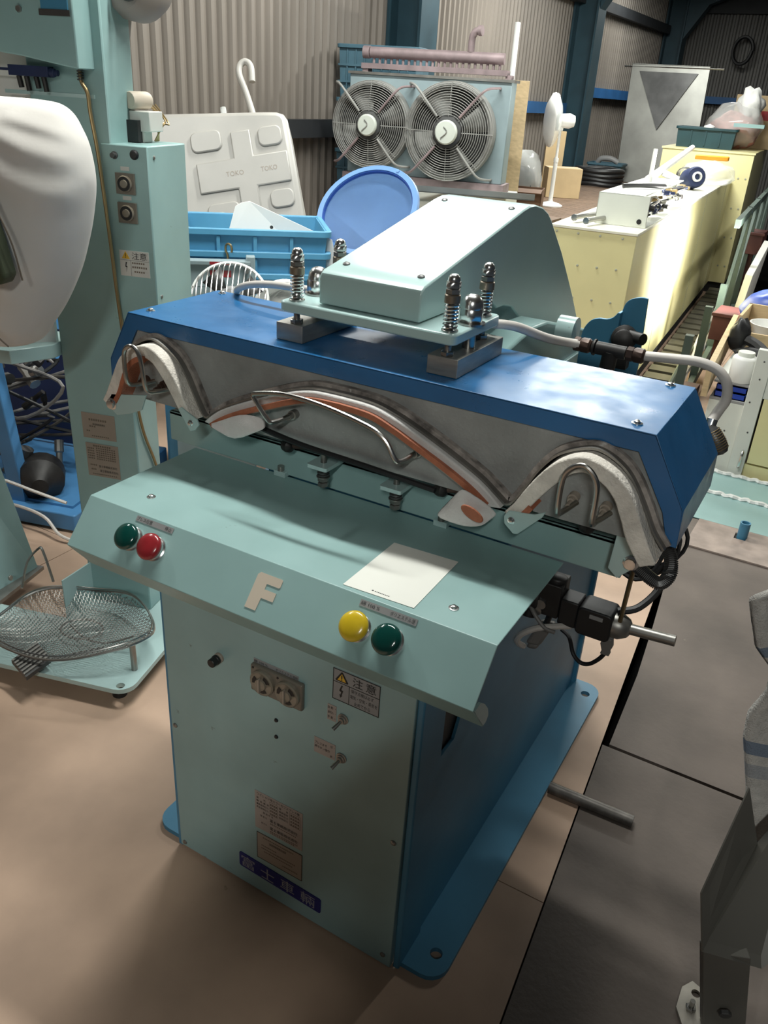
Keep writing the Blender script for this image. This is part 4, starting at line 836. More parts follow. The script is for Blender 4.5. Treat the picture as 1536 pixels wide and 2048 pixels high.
for k in range(44):
    x, y, z = random.uniform(-.5, .12), random.uniform(-.08, .30), random.uniform(.14, .58)
    b = bm_(); d = Vector((random.uniform(-1, 1), random.uniform(-.5, .5), random.uniform(-1, 1))).normalized(); l = random.uniform(.04, .11); r = random.uniform(.010, .026)
    lathe(b, [(r, 0), (r, l * .5), (r * .7, l * .55), (r * .7, l), (0, l)], (x, y, z), d, 10); bp('valve', b, ('blackmetal', 'blackmetal', 'dark_steel', 'dull_steel', 'steel')[k % 5])
for k in range(9):
    P = [Vector((random.uniform(-.5, .1), random.uniform(-.05, .3), random.uniform(.12, .6))) for _ in range(4)]
    b = bm_(); tube(b, P, .007, 7, smooth=6); bp('hose', b, ('hose_dark', 'black', 'cord_grey')[k % 3])
b = bm_(); lathe(b, [(.07, 0), (.085, .03), (.085, .10), (.05, .13), (.03, .16)], (-.10, .02, .15), (.5, -.8, 0), 20); bp('motor', b, 'blackmetal')
b = bm_(); box(b, -.52, .08, .38, .40, .10, .66); bp('back_plate', b, 'navy')
b = bm_(); tube(b, [(-.25, -.15, .10), (-.22, -.17, .17), (-.12, -.18, .19), (.0, -.17, .16), (.12, -.16, .13)], .006, 7, smooth=5); bp('grey_cable', b, 'hose')
b = bm_(); tube(b, [(-.30, -.16, .085), (-.1, -.17, .09), (.04, -.19, .075), (.12, -.22, .03), (.20, -.21, .012), (.28, -.16, .012)], .006, 7, smooth=5); bp('grey_cable', b, 'hose')
# ================================================================== goods along the corrugated wall
def single(name, b, m, label, cat, **k): return ob(name, b, m, None, label=label, cat=cat, **k)
def lo(name, b, m, parent, **k): return ob(name, b, m, parent, local=True, **k)
def lathe_open(b, prof, o, axis, n): # shell with inside and outside
    return lathe(b, prof, o, axis, n)
# ---- bench that carries the tank
t = thing('work_bench', 'dark steel work bench carrying the white water tank', 'bench', (-1.75, 2.25, 0), math.radians(34))
b = bm_(); box(b, -.45, .45, -.20, .20, .70, .73); lo('bench_top', b, 'girt', t)
for x in (-.42, .42):
    for y in (-.17, .17):
        b = bm_(); box(b, x - .02, x + .02, y - .02, y + .02, 0, .70); lo('leg', b, 'girt', t)
# ---- white water tank leaning on the wall
TE1, TE2, TN = Vector((.8106, .5526, .1951)), Vector((.4041, -.2859, -.8691)), Vector((-.4242, .7831, -.4548))
TO = Vector((-1.51, 2.44, 1.423)) + TN * .02
TK = thing('water_tank', 'white moulded plastic water tank leaning against the corrugated wall', 'tank', (-1.6, 2.3, .87))
def tk(s, tt, o=0): return TO + TE1 * s + TE2 * tt + TN * o
mt = Matrix.Identity(4)
for i in range(3): mt[i][0], mt[i][1], mt[i][2] = TE1[i], -TE2[i], -TN[i]
mt.translation = TO
b = bm_(); prism(b, [(-.70, .03), (-.68, .075), (-.64, .085), (-.10, .012), (-.04, .002), (-.012, -.012), (.002, -.04), (.010, -.49), (.003, -.53), (-.02, -.55), (-.06, -.556), (-.64, -.556), (-.68, -.54), (-.70, -.50)], 'z', -.26, .0); b.transform(mt); ob('tank_body', b, 'offwhite', TK, bevel=.025)
def emb(s0, s1, t0, t1, r=.03): 
    b = bm_(); prism(b, rrect(s0, s1, -t1, -t0, r, 5), 'z', -.002, .010); b.transform(mt); ob('embossed_panel', b, 'offwhite', TK, bevel=.006)
for c in ((-.379, .092, .141, .095), (-.088, .111, .11, .09), (-.075, .40, .11, .085), (-.345, .430, .15, .10)): emb(c[0] - c[2] / 2, c[0] + c[2] / 2, c[1] - c[3] / 2, c[1] + c[3] / 2)
b = bm_(); V, H = .045, .07; cx, cy = -.22, .258
poly = [(cx - V, cy - .19), (cx + V, cy - .19), (cx + V, cy - H), (cx + .20, cy - H), (cx + .20, cy + H), (cx + V, cy + H), (cx + V, cy + .19), (cx - V, cy + .19), (cx - V, cy + H), (cx - .22, cy + H), (cx - .22, cy - H), (cx - V, cy - H)]
prism(b, [(x, -y) for x, y in poly], 'z', -.002, .010); b.transform(mt); ob('embossed_panel', b, 'offwhite', TK, bevel=.008)
for s, wd in ((-.305, .13), (-.145, .12)):
    text('moulded_lettering', 'TOKO', .05, mt @ Matrix.Translation((s - .005, -.268, .0105)), 'label_tan', TK, w=wd * .62, h=.022)
b = bm_(); cyl(b, tk(-.10, -.02, .10), tk(-.10, .01, .10), .035, n=20); cyl(b, tk(-.36, -.015, .10), tk(-.36, .01, .10), .03, n=20); ob('filler_cap', b, 'offwhite', TK)
b = bm_(); cyl(b, tk(-.29, -.10, .10), tk(-.29, -.005, .10), .014, n=14); lathe(b, [(.022, 0), (.022, .02)], tk(-.29, 0, .10), -TE2, 16); ob('sight_glass', b, 'glass', TK)
b = bm_(); lathe(b, [(.02, 0), (.02, .012), (.012, .014), (.012, .025), (0, .027)], tk(-.42, 0, .08), -TE2, 14); cyl(b, tk(-.455, -.018, .08), tk(-.385, -.018, .08), .006, n=10); ob('chrome_cock', b, 'chrome', TK)
b = bm_(); tube(b, [(-1.78, 2.57, 1.34), (-1.815, 2.585, 1.40), (-1.868, 2.607, 1.478), (-1.915, 2.622, 1.545), (-1.924, 2.642, 1.583), (-1.905, 2.66, 1.600), (-1.875, 2.662, 1.58), (-1.850, 2.64, 1.515)], .0155, 12, smooth=6); ob('overflow_pipe', b, 'offwhite', TK)
# ---- crates
def crate(name, label, loc, rz, wd, dp, h, m, group=None, base=0.0, net=False, taper=.03):
    t = thing(name, label, 'crate', (loc[0], loc[1], base), rz, group)
    b = bm_(); x0, x1, y0, y1 = 0, wd, 0, dp; tk_ = taper; th = .006
    A = [(x0 + tk_, y0 + tk_, 0), (x1 - tk_, y0 + tk_, 0), (x1 - tk_, y1 - tk_, 0), (x0 + tk_, y1 - tk_, 0)]; B = [(x0, y0, h), (x1, y0, h), (x1, y1, h), (x0, y1, h)]
    Ai = [(p[0] + (th if p[0] < wd / 2 else -th), p[1] + (th if p[1] < dp / 2 else -th), .008) for p in A]; Bi = [(p[0] + (th if p[0] < wd / 2 else -th), p[1] + (th if p[1] < dp / 2 else -th), h) for p in B]
    va, vb, vai, vbi = [[b.verts.new(p) for p in L] for L in (A, B, Ai, Bi)]
    for i in range(4):
        j = (i + 1) % 4
        b.faces.new([va[i], va[j], vb[j], vb[i]]); b.faces.new([vbi[i], vbi[j], vai[j], vai[i]]); b.faces.new([vb[i], vb[j], vbi[j], vbi[i]])
    b.faces.new(va[::-1]); b.faces.new(vai)
    lo('crate_body', b, m, t, smooth=0)
    b = bm_(); e = .016
    outer = rrect(-e, wd + e, -e, dp + e, .03, 4); inner = rrect(.002, wd - .002, .002, dp - .002, .018, 4)
    V0 = [[b.verts.new((p[0], p[1], z)) for p in L] for L, z in ((outer, h - .018), (outer, h + .004), (inner, h + .004), (inner, h - .018))]
    n = len(outer)
    for k in range(4):
        for i in range(n): b.faces.new([V0[k][i], V0[k][(i + 1) % n], V0[(k + 1) % 4][(i + 1) % n], V0[(k + 1) % 4][i]])
    lo('crate_rim', b, m, t, bevel=.003)
    if net:
        b = bm_()
        nx = 9
        for i in range(1, nx):
            for (y, s) in ((0, -1), (dp, 1)): box(b, wd * i / nx - .004, wd * i / nx + .004, y - .004 if s < 0 else y - tk_ * .5, y + tk_ * .5 if s < 0 else y + .004, .03, h - .02)
        for z in (.30, .62):
            box(b, .004, wd - .004, -.006, .02, h * z - .006, h * z + .006); box(b, -.006, .02, .004, dp - .004, h * z - .006, h * z + .006)
        lo('lattice_ribs', b, m, t, smooth=0, kind='stuff')
    else:
        for i in range(1, 4):
            b = bm_(); obox(b, (wd * i / 4 - .006, tk_ * .6 - .006, .02), (.012, 0, 0), (0, .014, 0), (0, -tk_ * .75, h - .04)); lo('rib', b, m, t, smooth=0)
    return t
# tower of steel-blue lattice crates behind the fan heater
pos = ['bottom', 'second', 'third', 'fourth', 'fifth', 'topmost']
for k in range(6):
    crate('lattice_crate', 'steel blue lattice crate behind the twin fan heater, %s of its tower' % pos[k], (-2.19, 3.93), math.radians(12), .50, .30, .285, 'crate_net', 'lattice crates in the tower', base=.293 * k, net=True, taper=.012)
# nested blue crates, left stack
def stand(label, loc, rz, wd, dp, h):
    t = thing('timber_stand', label, 'stand', (loc[0], loc[1], 0), rz)
    b = bm_(); box(b, 0, wd, 0, dp, h - .03, h); lo('stand_top', b, 'wood_dark', t, smooth=0)
    for x in (.02, wd - .06):
        for y in (.02, dp - .06): b = bm_(); box(b, x, x + .04, y, y + .04, 0, h - .03); lo('leg', b, 'wood_dark', t, smooth=0)
stand('timber stand under the crates with the white board', (-1.075, 1.255), math.radians(40), .50, .36, .408)
stand('timber stand under the crates with the blue tub', (-.985, 1.955), math.radians(28), .46, .40, .388)
for k in range(5):
    q = ['lowest', 'fourth from top', 'third from top', 'second from top', 'topmost'][k]
    crate('nesting_crate', 'pale blue nesting crate under the white board, ' + q, (-1.075, 1.255), math.radians(40), .50, .36, .36, 'crate_blue', 'nested crates under the white board', base=.41 + .0735 * k)
    crate('nesting_crate', 'pale blue nesting crate under the blue tub, ' + q, (-.985, 1.955), math.radians(28), .46, .40, .36, 'crate_blue', 'nested crates under the blue tub', base=.39 + .0735 * k)
# white cutting board standing in the left crate
t = thing('white_board', 'white plastic board with a rounded corner standing in a pale blue crate', 'board', (-.90, 1.50, .72))
b = bm_(); P = [(-.985, 1.47, 1.140), (-.962, 1.488, 1.146), (-.70, 1.62, 1.035), (-.66, 1.63, .84), (-.95, 1.42, .76), (-1.012, 1.40, .985), (-1.000, 1.455, 1.128)]
n0 = Vector((-.42, .78, -.45)).normalized(); A = [b.verts.new(Vector(p)) for p in P]; B = [b.verts.new(Vector(p) + n0 * .012) for p in P]
b.faces.new(A[::-1]); b.faces.new(B)
for i in range(len(P)): b.faces.new([A[i], A[(i + 1) % len(P)], B[(i + 1) % len(P)], B[i]])
ob('board_panel', b, 'white_plastic', t, smooth=0, bevel=.002)
b = bm_(); c = Vector((-.876, 1.50, 1.066)) - n0 * .004; lathe(b, [(.006, 0), (.006, .002)], c, n0, 12); ob('board_hole', b, 'dark', t)
# blue tub tilted in the crate
TB = thing('blue_tub', 'round blue plastic tub tilted on the pale blue crates', 'tub', (-.78, 2.10, 1.02))
ax = Vector((.06, -.68, .64)).normalized(); c = Vector((-.765, 1.985, 1.075))
b = bm_(); lathe(b, [(0, -.17), (.125, -.17), (.140, -.16), (.188, .035), (.188, .04), (.180, .04), (.133, -.155), (.118, -.164), (0, -.164)], c, ax, 48); ob('tub_shell', b, 'tub', TB, smooth=22)
b = bm_(); lathe(b, [(.183, .030), (.205, .030), (.208, .036), (.203, .046), (.183, .046), (.183, .030)], c, ax, 48); ob('tub_rim', b, 'tub_rim', TB, smooth=50)
b = bm_(); lathe(b, [(.085, -.1635), (.090, -.1615), (.093, -.1635)], c, ax, 40); ob('base_ring', b, 'tub', TB)
for a in (40, 100, 160, 250):
    u, v, d = frame_of(ax); p = c + d * .043 + (u * math.cos(math.radians(a)) + v * math.sin(math.radians(a))) * .195; b = bm_(); lathe(b, [(.007, 0), (.007, .006), (0, .008)], p, ax, 10); ob('rim_stud', b, 'tub_rim', TB)
# ---- grey scrap tray, cage fan and frame behind the press head
t = thing('grey_tray', 'grey sheet metal tray tilted beside the form finisher', 'tray', (-1.2, 1.6, .78), math.radians(-20))
b = bm_(); box(b, -.16, .16, -.12, .12, .20, .206); box(b, -.16, .16, -.12, -.115, .16, .24); box(b, .155, .16, -.12, .12, .16, .24); b.transform(Matrix.Rotation(.12, 4, 'Y')); lo('tray_sheet', b, 'unit_blue', t, smooth=0)
b = bm_(); box(b, -.14, .14, -.09, .10, 0, .17); lo('tray_block', b, 'dark', t)
t = thing('blue_box_scrap', 'low blue box heaped with scrap behind the finisher control box', 'box', (-1.33, 1.62, 0), math.radians(35))
b = bm_(); box(b, -.14, .22, -.16, .16, 0, .78); lo('box_body', b, 'crate_blue', t, bevel=.01)
for k in range(7):
    b = bm_(); o = Vector((random.uniform(-.1, .2), random.uniform(-.15, .1), .78 + .02 * k)); obox(b, o, (random.uniform(.08, .2), random.uniform(-.06, .06), random.uniform(-.01, .05)), (random.uniform(-.02, .02), .03, 0), (0, 0, .02)); lo('scrap_piece', b, ('unit_blue', 'label_grey', 'white_plastic', 'dull_steel')[k % 4], t)
for p in ((-1.02, 1.40, .99), (-.93, 1.33, .985)):
    b = bm_(); tube(b, [Vector(p) + Vector((.014 * math.cos(a), 0, .02 + .018 * math.sin(a))) for a in [math.radians(g) for g in range(-30, 270, 30)]] + [Vector(p) + Vector((.0, 0, -.04))], .004, 6); lo('scrap_hook', b, 'brass', t) if False else ob('wire_hook', b, 'brass', None, label='bent brass coloured wire hook %s' % ('nearer the finisher' if p[0] < -1 else 'in front of the white board'), cat='hook')
b = bm_(); lathe(b, [(0, -.05), (.045, -.045), (.07, -.01), (.055, .035), (.02, .05), (0, .05)], (-1.235, 1.66, 1.0), (.7, .4, .45), 16); single('olive_pouch', b, 'khaki', 'olive green pouch lying in front of the white water tank', 'pouch')
# guard fan lying behind the blue head
GF = thing('cage_fan', 'round wire cage fan on a white frame behind the blue press head', 'fan', (-.80, 1.15, .52))
fc = Vector((-.742, 1.10, .90)); fa = Vector((.42, -.74, .52)).normalized(); u, v, d = frame_of(fa)
b = bm_()
for k in range(15):
    y = -.115 + .0164 * k; hw = math.sqrt(max(1e-4, .12 ** 2 - y * y)); P = []
    for j in range(11):
        x = -hw + 2 * hw * j / 10; hz = .055 * math.sqrt(max(0, 1 - (x * x + y * y) / .0150)); P.append(fc + u * y + v * x + d * hz)
    tube(b, P, .0022, 5)
ob('guard_wires', b, 'steel', GF, kind='stuff')
b = bm_(); tube(b, [fc + (u * math.cos(a) + v * math.sin(a)) * .122 for a in [2 * math.pi * i / 40 for i in range(40)]], .005, 6, closed=True); ob('guard_rim', b, 'white_plastic', GF)
b = bm_(); lathe(b, [(0, -.09), (.05, -.085), (.055, -.02), (.035, .01), (0, .015)], fc, fa, 20); ob('fan_motor', b, 'label_grey', GF)
for k in range(4):
    a = k * math.pi / 2 + .3; r0 = u * math.cos(a) + v * math.sin(a); r1 = u * math.cos(a + .7) + v * math.sin(a + .7); b = bm_(); vs = [b.verts.new(q) for q in (fc + r0 * .04, fc + r0 * .11 + d * .01, fc + r1 * .11 - d * .02, fc + r1 * .04 - d * .015)]; b.faces.new(vs); o = ob('fan_blade', b, 'dark_steel', GF); s = o.modifiers.new('s', 'SOLIDIFY'); s.thickness = .003
b = bm_(); lathe(b, [(.085, -.06), (.105, -.05), (.105, -.02), (.092, -.01), (.085, -.06)], fc + Vector((.14, .10, -.02)), fa, 40); ob('fan_shroud', b, 'white_plastic', GF)
b = bm_(); cyl(b, fc - d * .08, (-.80, 1.2, .53), .03, n=14); lathe(b, [(.12, 0), (.12, .02), (.03, .03)], (-.80, 1.2, .52), (0, 0, 1), 24); ob('fan_stand', b, 'white_plastic', GF)
t = thing('metal_cabinet', 'pale metal cabinet with a red sticker behind the cage fan', 'cabinet', (-.92, 1.25, .45), math.radians(40))
b = bm_(); box(b, -.16, .115, 0, .02, .44, .525); box(b, -.16, .115, -.015, .03, .515, .530); box(b, .10, .13, -.01, .03, .34, .545); prism(b, [(-.13, 0), (-.11, 0), (-.11, .5), (-.13, .5)], 'y', 0, .02); lo('frame_panel', b, 'unit_blue', t, bevel=.003)
b = bm_(); box(b, -.02, .05, -.0165, -.0155, .518, .528); box(b, -.02, .05, -.001, 0, .475, .497); lo('red_sticker', b, 'btn_red', t)
b = bm_(); hexn(b, (.10, 0, .50), (0, -1, 0), .01, .02); lo('frame_bolt', b, 'steel', t)
b = bm_(); box(b, -.16, .12, 0, .06, -.45, .44); lo('frame_cabinet', b, 'unit_blue', t)
# ================================================================== twin fan heater on its cabinet
HT = thing('twin_fan_heater', 'pale blue unit heater with two large dusty caged fans', 'heater', (-1.99, 3.75, 1.055), math.radians(12.2))
b = bm_(); box(b, 0, .97, 0, .012, 0, .54); box(b, 0, .97, .012, .16, 0, .54); lo('heater_casing', b, 'unit_blue', HT, bevel=.004)
b = bm_(); box(b, -.01, .985, -.012, .17, .538, .552); lo('top_flange', b, 'dull_steel', HT)
b = bm_(); box(b, -.02, .99, -.03, .17, -.05, 0); lo('bottom_channel', b, 'rust', HT)
def big_fan(cx, cz, R):
    b = bm_(); lathe(b, [(R, 0), (R * 1.02, .015), (R, .075), (R * .93, .085), (R * .88, .07), (R * .88, 0)], (cx, 0, cz), (0, -1, 0), 48); ring = lo('fan_ring', b, 'fan_grey', HT)
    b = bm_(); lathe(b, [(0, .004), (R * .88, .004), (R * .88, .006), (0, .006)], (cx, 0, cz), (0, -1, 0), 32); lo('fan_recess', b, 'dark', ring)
    for k in range(4):
        a = 2 * math.pi * k / 4 + .4; bb = bm_(); Gd = []
        for i in range(6):
            r = R * (.25 + .60 * i / 5); row = []
            for j in range(4):
                t_ = a + (j / 3 - .5) * .68; row.append(bb.verts.new((cx + r * math.cos(t_), -.015 - .035 * j / 3, cz + r * math.sin(t_))))
            Gd.append(row)
        for i in range(5):
            for j in range(3): bb.faces.new([Gd[i][j], Gd[i + 1][j], Gd[i + 1][j + 1], Gd[i][j + 1]])
        o = lo('fan_blade', bb, 'fan_grey', ring, smooth=60); s = o.modifiers.new('s', 'SOLIDIFY'); s.thickness = .003
    b = bm_()
    for k in range(15):
        r = R * (.30 + .70 * k / 14); yb = -.085 - .03 * math.cos(k / 14 * 1.5)
        tube(b, [(cx + r * math.cos(q), yb, cz + r * math.sin(q)) for q in [2 * math.pi * i / 36 for i in range(36)]], .0022, 4, closed=True)
    for k in range(8):
        a = k * math.pi / 4; tube(b, [(cx + R * .28 * math.cos(a), -.115, cz + R * .28 * math.sin(a)), (cx + R * 1.0 * math.cos(a), -.087, cz + R * math.sin(a))], .003, 5)
    lo('guard_wires', b, 'fan_grey', ring, kind='stuff')
    for sx, sz in ((1, 1), (-1, 1), (1, -1), (-1, -1)):
        b = bm_(); tube(b, [(cx + sx * R * .25, -.12, cz + sz * R * .30), (cx + sx * R * .62, -.125, cz + sz * R * .72), (cx + sx * R * .80, -.11, cz + sz * R * .88), (cx + sx * R * .98, -.05, cz + sz * R * .92), (cx + sx * R * 1.0, 0, cz + sz * R * .92)], .007, 8, smooth=4); lo('guard_bracket', b, 'rust' if sx * sz > 0 else 'fan_grey', ring)
    b = bm_(); lathe(b, [(R * .36, 0), (R * .36, .06), (R * .33, .075), (R * .24, .08)], (cx, -.05, cz), (0, -1, 0), 8, .39); lo('motor_frame', b, 'dark_steel', ring)
    b = bm_(); lathe(b, [(R * .25, 0), (R * .25, .02), (R * .22, .03), (0, .032)], (cx, -.125, cz), (0, -1, 0), 28); lo('motor_cap', b, 'fan_white', ring)
    b = bm_(); tube(b, [(cx - .012 + .02 * math.sin(q * 1.3), -.160, cz + .03 - .02 * q) for q in (0, .5, 1, 1.5, 2, 2.5, 3)], .003, 5); lo('cap_emblem', b, 'fan_grey', ring)
big_fan(.165, .272, .235); big_fan(.645, .265, .262)
b = bm_(); cyl(b, (.10, .07, .655), (.90, .07, .655), .030, n=18); lathe(b, [(.034, 0), (.034, .04)], (.055, .07, .655), (1, 0, 0), 18); HP = lo('header_pipe', b, 'rust', HT)
b = bm_(); box(b, .055, .93, .03, .12, .570, .598); lo('header_bar', b, 'rust', HT)
for k in range(22):
    b = bm_(); cyl(b, (.12 + k * .036, .07, .596), (.12 + k * .036, .07, .63), .008, n=8); lo('fin_tube', b, 'rust', HT)
b = bm_(); tube(b, [(.70, .07, .68), (.70, .07, .735), (.706, .065, .765), (.725, .06, .785), (.755, .055, .79)], .020, 12, smooth=4); lathe(b, [(.027, 0), (.027, .02)], (.74, .057, .788), (1, -.2, .1), 14); lo('pipe_elbow', b, 'rust', HT)
for x in (.06, .92):
    b = bm_(); box(b, x, x + .035, .04, .12, .552, .575); lo('header_foot', b, 'rust', HT)
t = thing('white_cabinet', 'low white cabinet under the twin fan heater', 'cabinet', (-1.99, 3.70, 0), math.radians(12.2))
b = bm_(); box(b, 0, 1.04, -.10, .34, 0, 1.0); lo('cabinet_body', b, 'cabwhite', t, bevel=.006)
for x in (.02, .53):
    b = bm_(); box(b, x, x + .49, -.112, -.10, .05, .94); dr = lo('door', b, 'cabwhite', t, bevel=.004); b = bm_(); box(b, x + (.42 if x < .1 else .03), x + (.45 if x < .1 else .06), -.118, -.112, .86, .90); lo('door_handle', b, 'dark', dr)
t = thing('angle_bar', 'galvanised angle bars lying below the fan heater', 'bar', (-1.55, 3.62, 1.0), math.radians(20))
b = bm_(); box(b, 0, .80, -.05, .03, 0, .006); box(b, 0, .80, -.05, -.044, 0, .035); lo('bar_flange', b, 'stainless', t)
# leaning tube and cream board next to it
b = bm_(); cyl(b, (-1.205, 4.33, 1.02), (-1.265, 4.48, 1.925), .017, n=12); single('white_tube', b, 'white_plastic', 'long white fluorescent tube leaning beside the fan heater', 'tube')
b = bm_(); obox(b, (-1.24, 4.40, .80), (.115, .065, 0), (-.02, .02, 0), (-.10, .23, .82)); single('cream_board', b, 'wood', 'pale wooden board leaning right of the fan heater', 'board', bevel=.002)
t = thing('store_shelf', 'dark timber stand under the brown carton', 'stand', (-1.25, 4.75, 0))
b = bm_(); box(b, -.22, .30, -.45, .14, .78, .80); lo('shelf_top', b, 'wood_dark', t)
for x in (-.2, .27):
    for y in (-.42, .10): b = bm_(); box(b, x - .02, x + .02, y - .02, y + .02, 0, .78); lo('leg', b, 'wood_dark', t)
t = thing('brown_carton', 'open dark brown carton in front of the stand fan', 'carton', (-1.16, 4.90, .80), math.radians(15))
b = bm_(); box(b, -.24, .05, -.12, -.115, 0, .17); box(b, -.24, .05, .075, .08, 0, .17); box(b, -.24, -.235, -.12, .08, 0, .17); box(b, .045, .05, -.12, .08, 0, .17); box(b, -.24, .05, -.12, .08, 0, .005); lo('carton_body', b, 'carton_dark', t, smooth=0)
b = bm_(); obox(b, (-.24, -.12, .17), (.29, 0, 0), (0, -.06, -.02), (0, 0, .004)); lo('carton_flap', b, 'carton_dark', t)
# ================================================================== raised timber deck with goods
DK = thing('timber_deck', 'raised brown timber deck of narrow boards at the back', 'deck', (-1.5, 5.2, 0))
for k in range(64):
    y = 5.02 + k * .068; b = bm_(); box(b, -1.98, -.75 if y < 7.25 else -1.15, y, y + .054, .725, .75); ob('deck_board', b, 'wood_dark', DK, smooth=0)
for x in (-1.95, -1.6, -1.28):
    b = bm_(); box(b, x, x + .09, 5.02, 9.34, .62, .725); ob('deck_beam', b, 'wood_dark', DK, smooth=0)
    for y in (5.1, 7.2, 9.2):
        b = bm_(); box(b, x, x + .09, y, y + .09, 0, .62); ob('deck_post', b, 'wood_dark', DK, smooth=0)
SF = thing('stand_fan', 'white pedestal stand fan turned to the left on the timber deck', 'fan', (-1.412, 5.95, .751), math.radians(-62))
b = bm_(); lathe(b, [(.10, 0), (.10, .008), (.07, .022), (.02, .035), (.018, .05)], (0, 0, 0), n=28); lo('fan_base', b, 'white_plastic', SF)
b = bm_(); cyl(b, (0, 0, .04), (0, 0, .34), .017, n=14); cyl(b, (0, 0, .34), (0, 0, .58), .011, n=12); lathe(b, [(.02, 0), (.02, .03)], (0, 0, .33), n=14); lo('fan_pole', b, 'white_plastic', SF)
b = bm_(); lathe(b, [(.02, -.02), (.05, 0), (.055, .06), (.04, .10), (0, .11)], (0, .0, .63), (0, 1, 0), 18); lo('fan_motor', b, 'white_plastic', SF)
for s in (-1, 1):
    b = bm_(); lathe(b, [(.195, 0), (.190, .02 * s), (.12, .055 * s), (.05, .065 * s), (0, .066 * s)], (0, -.07, .63), (0, -1, 0), 36); lo('fan_guard', b, 'white_plastic' if s > 0 else 'glass', SF, smooth=60)
b = bm_(); cyl(b, (0, 0, .56), (0, .01, .63), .02, n=12); lo('fan_neck', b, 'white_plastic', SF)
t = thing('closed_carton', 'closed cardboard carton on the deck behind the stand fan', 'carton', (-1.60, 6.72, .751), math.radians(30))
b = bm_(); box(b, -.15, .15, -.12, .12, 0, .245); lo('carton_body', b, 'carton', t, bevel=.003); b = bm_(); box(b, -.15, .15, -.025, .025, .245, .246); lo('carton_tape', b, 'tape_beige', t)
t = thing('tall_carton', 'tall narrow cardboard panel standing on edge behind the stand fan', 'carton', (-1.80, 7.05, .751), math.radians(28))
b = bm_(); box(b, -.10, .07, 0, .06, 0, .52); lo('carton_body', b, 'carton', t, bevel=.002)
def blob(name, m, c, rx, ry, rz, label, cat, seed=1, n=18, k=10, wob=.14, **kw):
    rnd = random.Random(seed); b = bm_(); R = []
    ph = [rnd.uniform(0, 6) for _ in range(4)]
    for i in range(1, k):
        th = math.pi * i / k; row = []
        for j in range(n):
            t_ = 2 * math.pi * j / n; f = 1 + wob * (math.sin(3 * t_ + ph[0] + 2 * th) * .5 + math.sin(5 * t_ + ph[1] - 3 * th) * .35 + math.sin(7 * th + ph[2]) * .3)
            row.append(b.verts.new((c[0] + rx * f * math.sin(th) * math.cos(t_), c[1] + ry * f * math.sin(th) * math.sin(t_), max(c[2] - rz * .92, c[2] + rz * f * math.cos(th)))))
        R.append(row)
    T = b.verts.new((c[0], c[1], c[2] + rz)); Bt = b.verts.new((c[0], c[1], c[2] - rz * .92))
    for p, q in zip(R, R[1:]):
        for j in range(n): b.faces.new([p[j], q[j], q[(j + 1) % n], p[(j + 1) % n]])
    for j in range(n): b.faces.new([T, R[0][j], R[0][(j + 1) % n]]); b.faces.new([Bt, R[-1][(j + 1) % n], R[-1][j]])
    return ob(name, b, m, kw.pop('parent', None), label=label, cat=cat, smooth=70, **kw)
t = thing('plastic_bag', 'crumpled clear plastic bag of rubbish beside the stand fan', 'bag', (-1.62, 5.75, .751))
blob('bag_film', 'glass', (-1.61, 5.78, .95), .16, .12, .21, None, None, 3, parent=t); blob('bag_contents', 'blackmetal', (-1.61, 5.79, .90), .12, .08, .14, None, None, 4, parent=t)
b = bm_(); box(b, -1.56, -1.50, 5.69, 5.70, .90, .98); ob('green_wrapper', b, 'crate_dark', t)
crate('deck_crate', 'small blue crate on the deck holding a grey duct end', (-1.97, 8.62), math.radians(4), .36, .28, .19, 'crate_net', None, base=.751, taper=.012)
b = bm_(); tube(b, [(-1.90, 8.74, .945), (-1.86, 8.73, .985), (-1.76, 8.74, .99), (-1.68, 8.76, .955)], .028, 12, smooth=5); single('grey_duct_end', b, 'label_grey', 'grey curved duct end lying in the small blue deck crate', 'duct')
t = thing('hose_coil', 'coil of thick black hose on the deck', 'hose', (-1.72, 8.25, .751))
for k in range(4):
    b = bm_(); tube(b, [(-1.72 + .24 * math.cos(q), 8.25 + .20 * math.sin(q), .775 + .042 * k + .006 * math.sin(3 * q + k)) for q in [2 * math.pi * i / 28 for i in range(28)]], .024, 8, closed=True); ob('hose_loop', b, 'black', t)
# stainless hopper panel
ST = thing('stainless_hopper', 'tall stainless steel sheet hopper standing at the back of the deck', 'hopper', (-1.38, 9.06, .751))
b = bm_(); obox(b, (-1.745, 9.0, .751), (.80, .05, 0), (-.055, .10, 1.17), (.0, .03, 0)); ob('hopper_sheet', b, 'stainless', ST, smooth=0, bevel=.002)
b = bm_(); vs = [b.verts.new(p) for p in ((-1.705, 9.085, 1.85), (-1.10, 9.125, 1.85), (-1.405, 9.052, 1.30), (-1.705, 9.075, 1.85), (-1.10, 9.115, 1.85), (-1.405, 9.032, 1.30))]
for f in ((5, 4, 3), (0, 1, 2), (0, 3, 4, 1), (1, 4, 5, 2), (2, 5, 3, 0)): b.faces.new([vs[i] for i in f])
ob('hopper_funnel', b, 'dark_steel', ST, smooth=0)
b = bm_(); cyl(b, (-1.88, 9.10, 1.89), (-.86, 9.16, 1.90), .008, n=8); ob('hanging_rod', b, 'steel', ST)
b = bm_(); obox(b, (-1.80, 9.09, 1.915), (.80, .05, 0), (0, .40, 0), (0, 0, .006)); ob('hopper_lid', b, 'stainless', ST, smooth=0)
b = bm_(); tube(b, [(-1.25 + .12 * math.cos(q), YB - .16 - .01 * q, 2.25 + .16 * math.sin(q)) for q in [4 * math.pi * i / 50 for i in range(51)]], .02, 6); single('cable_bundle', b, 'black', 'black cable bundle hanging on the far wall above the hopper', 'cable')
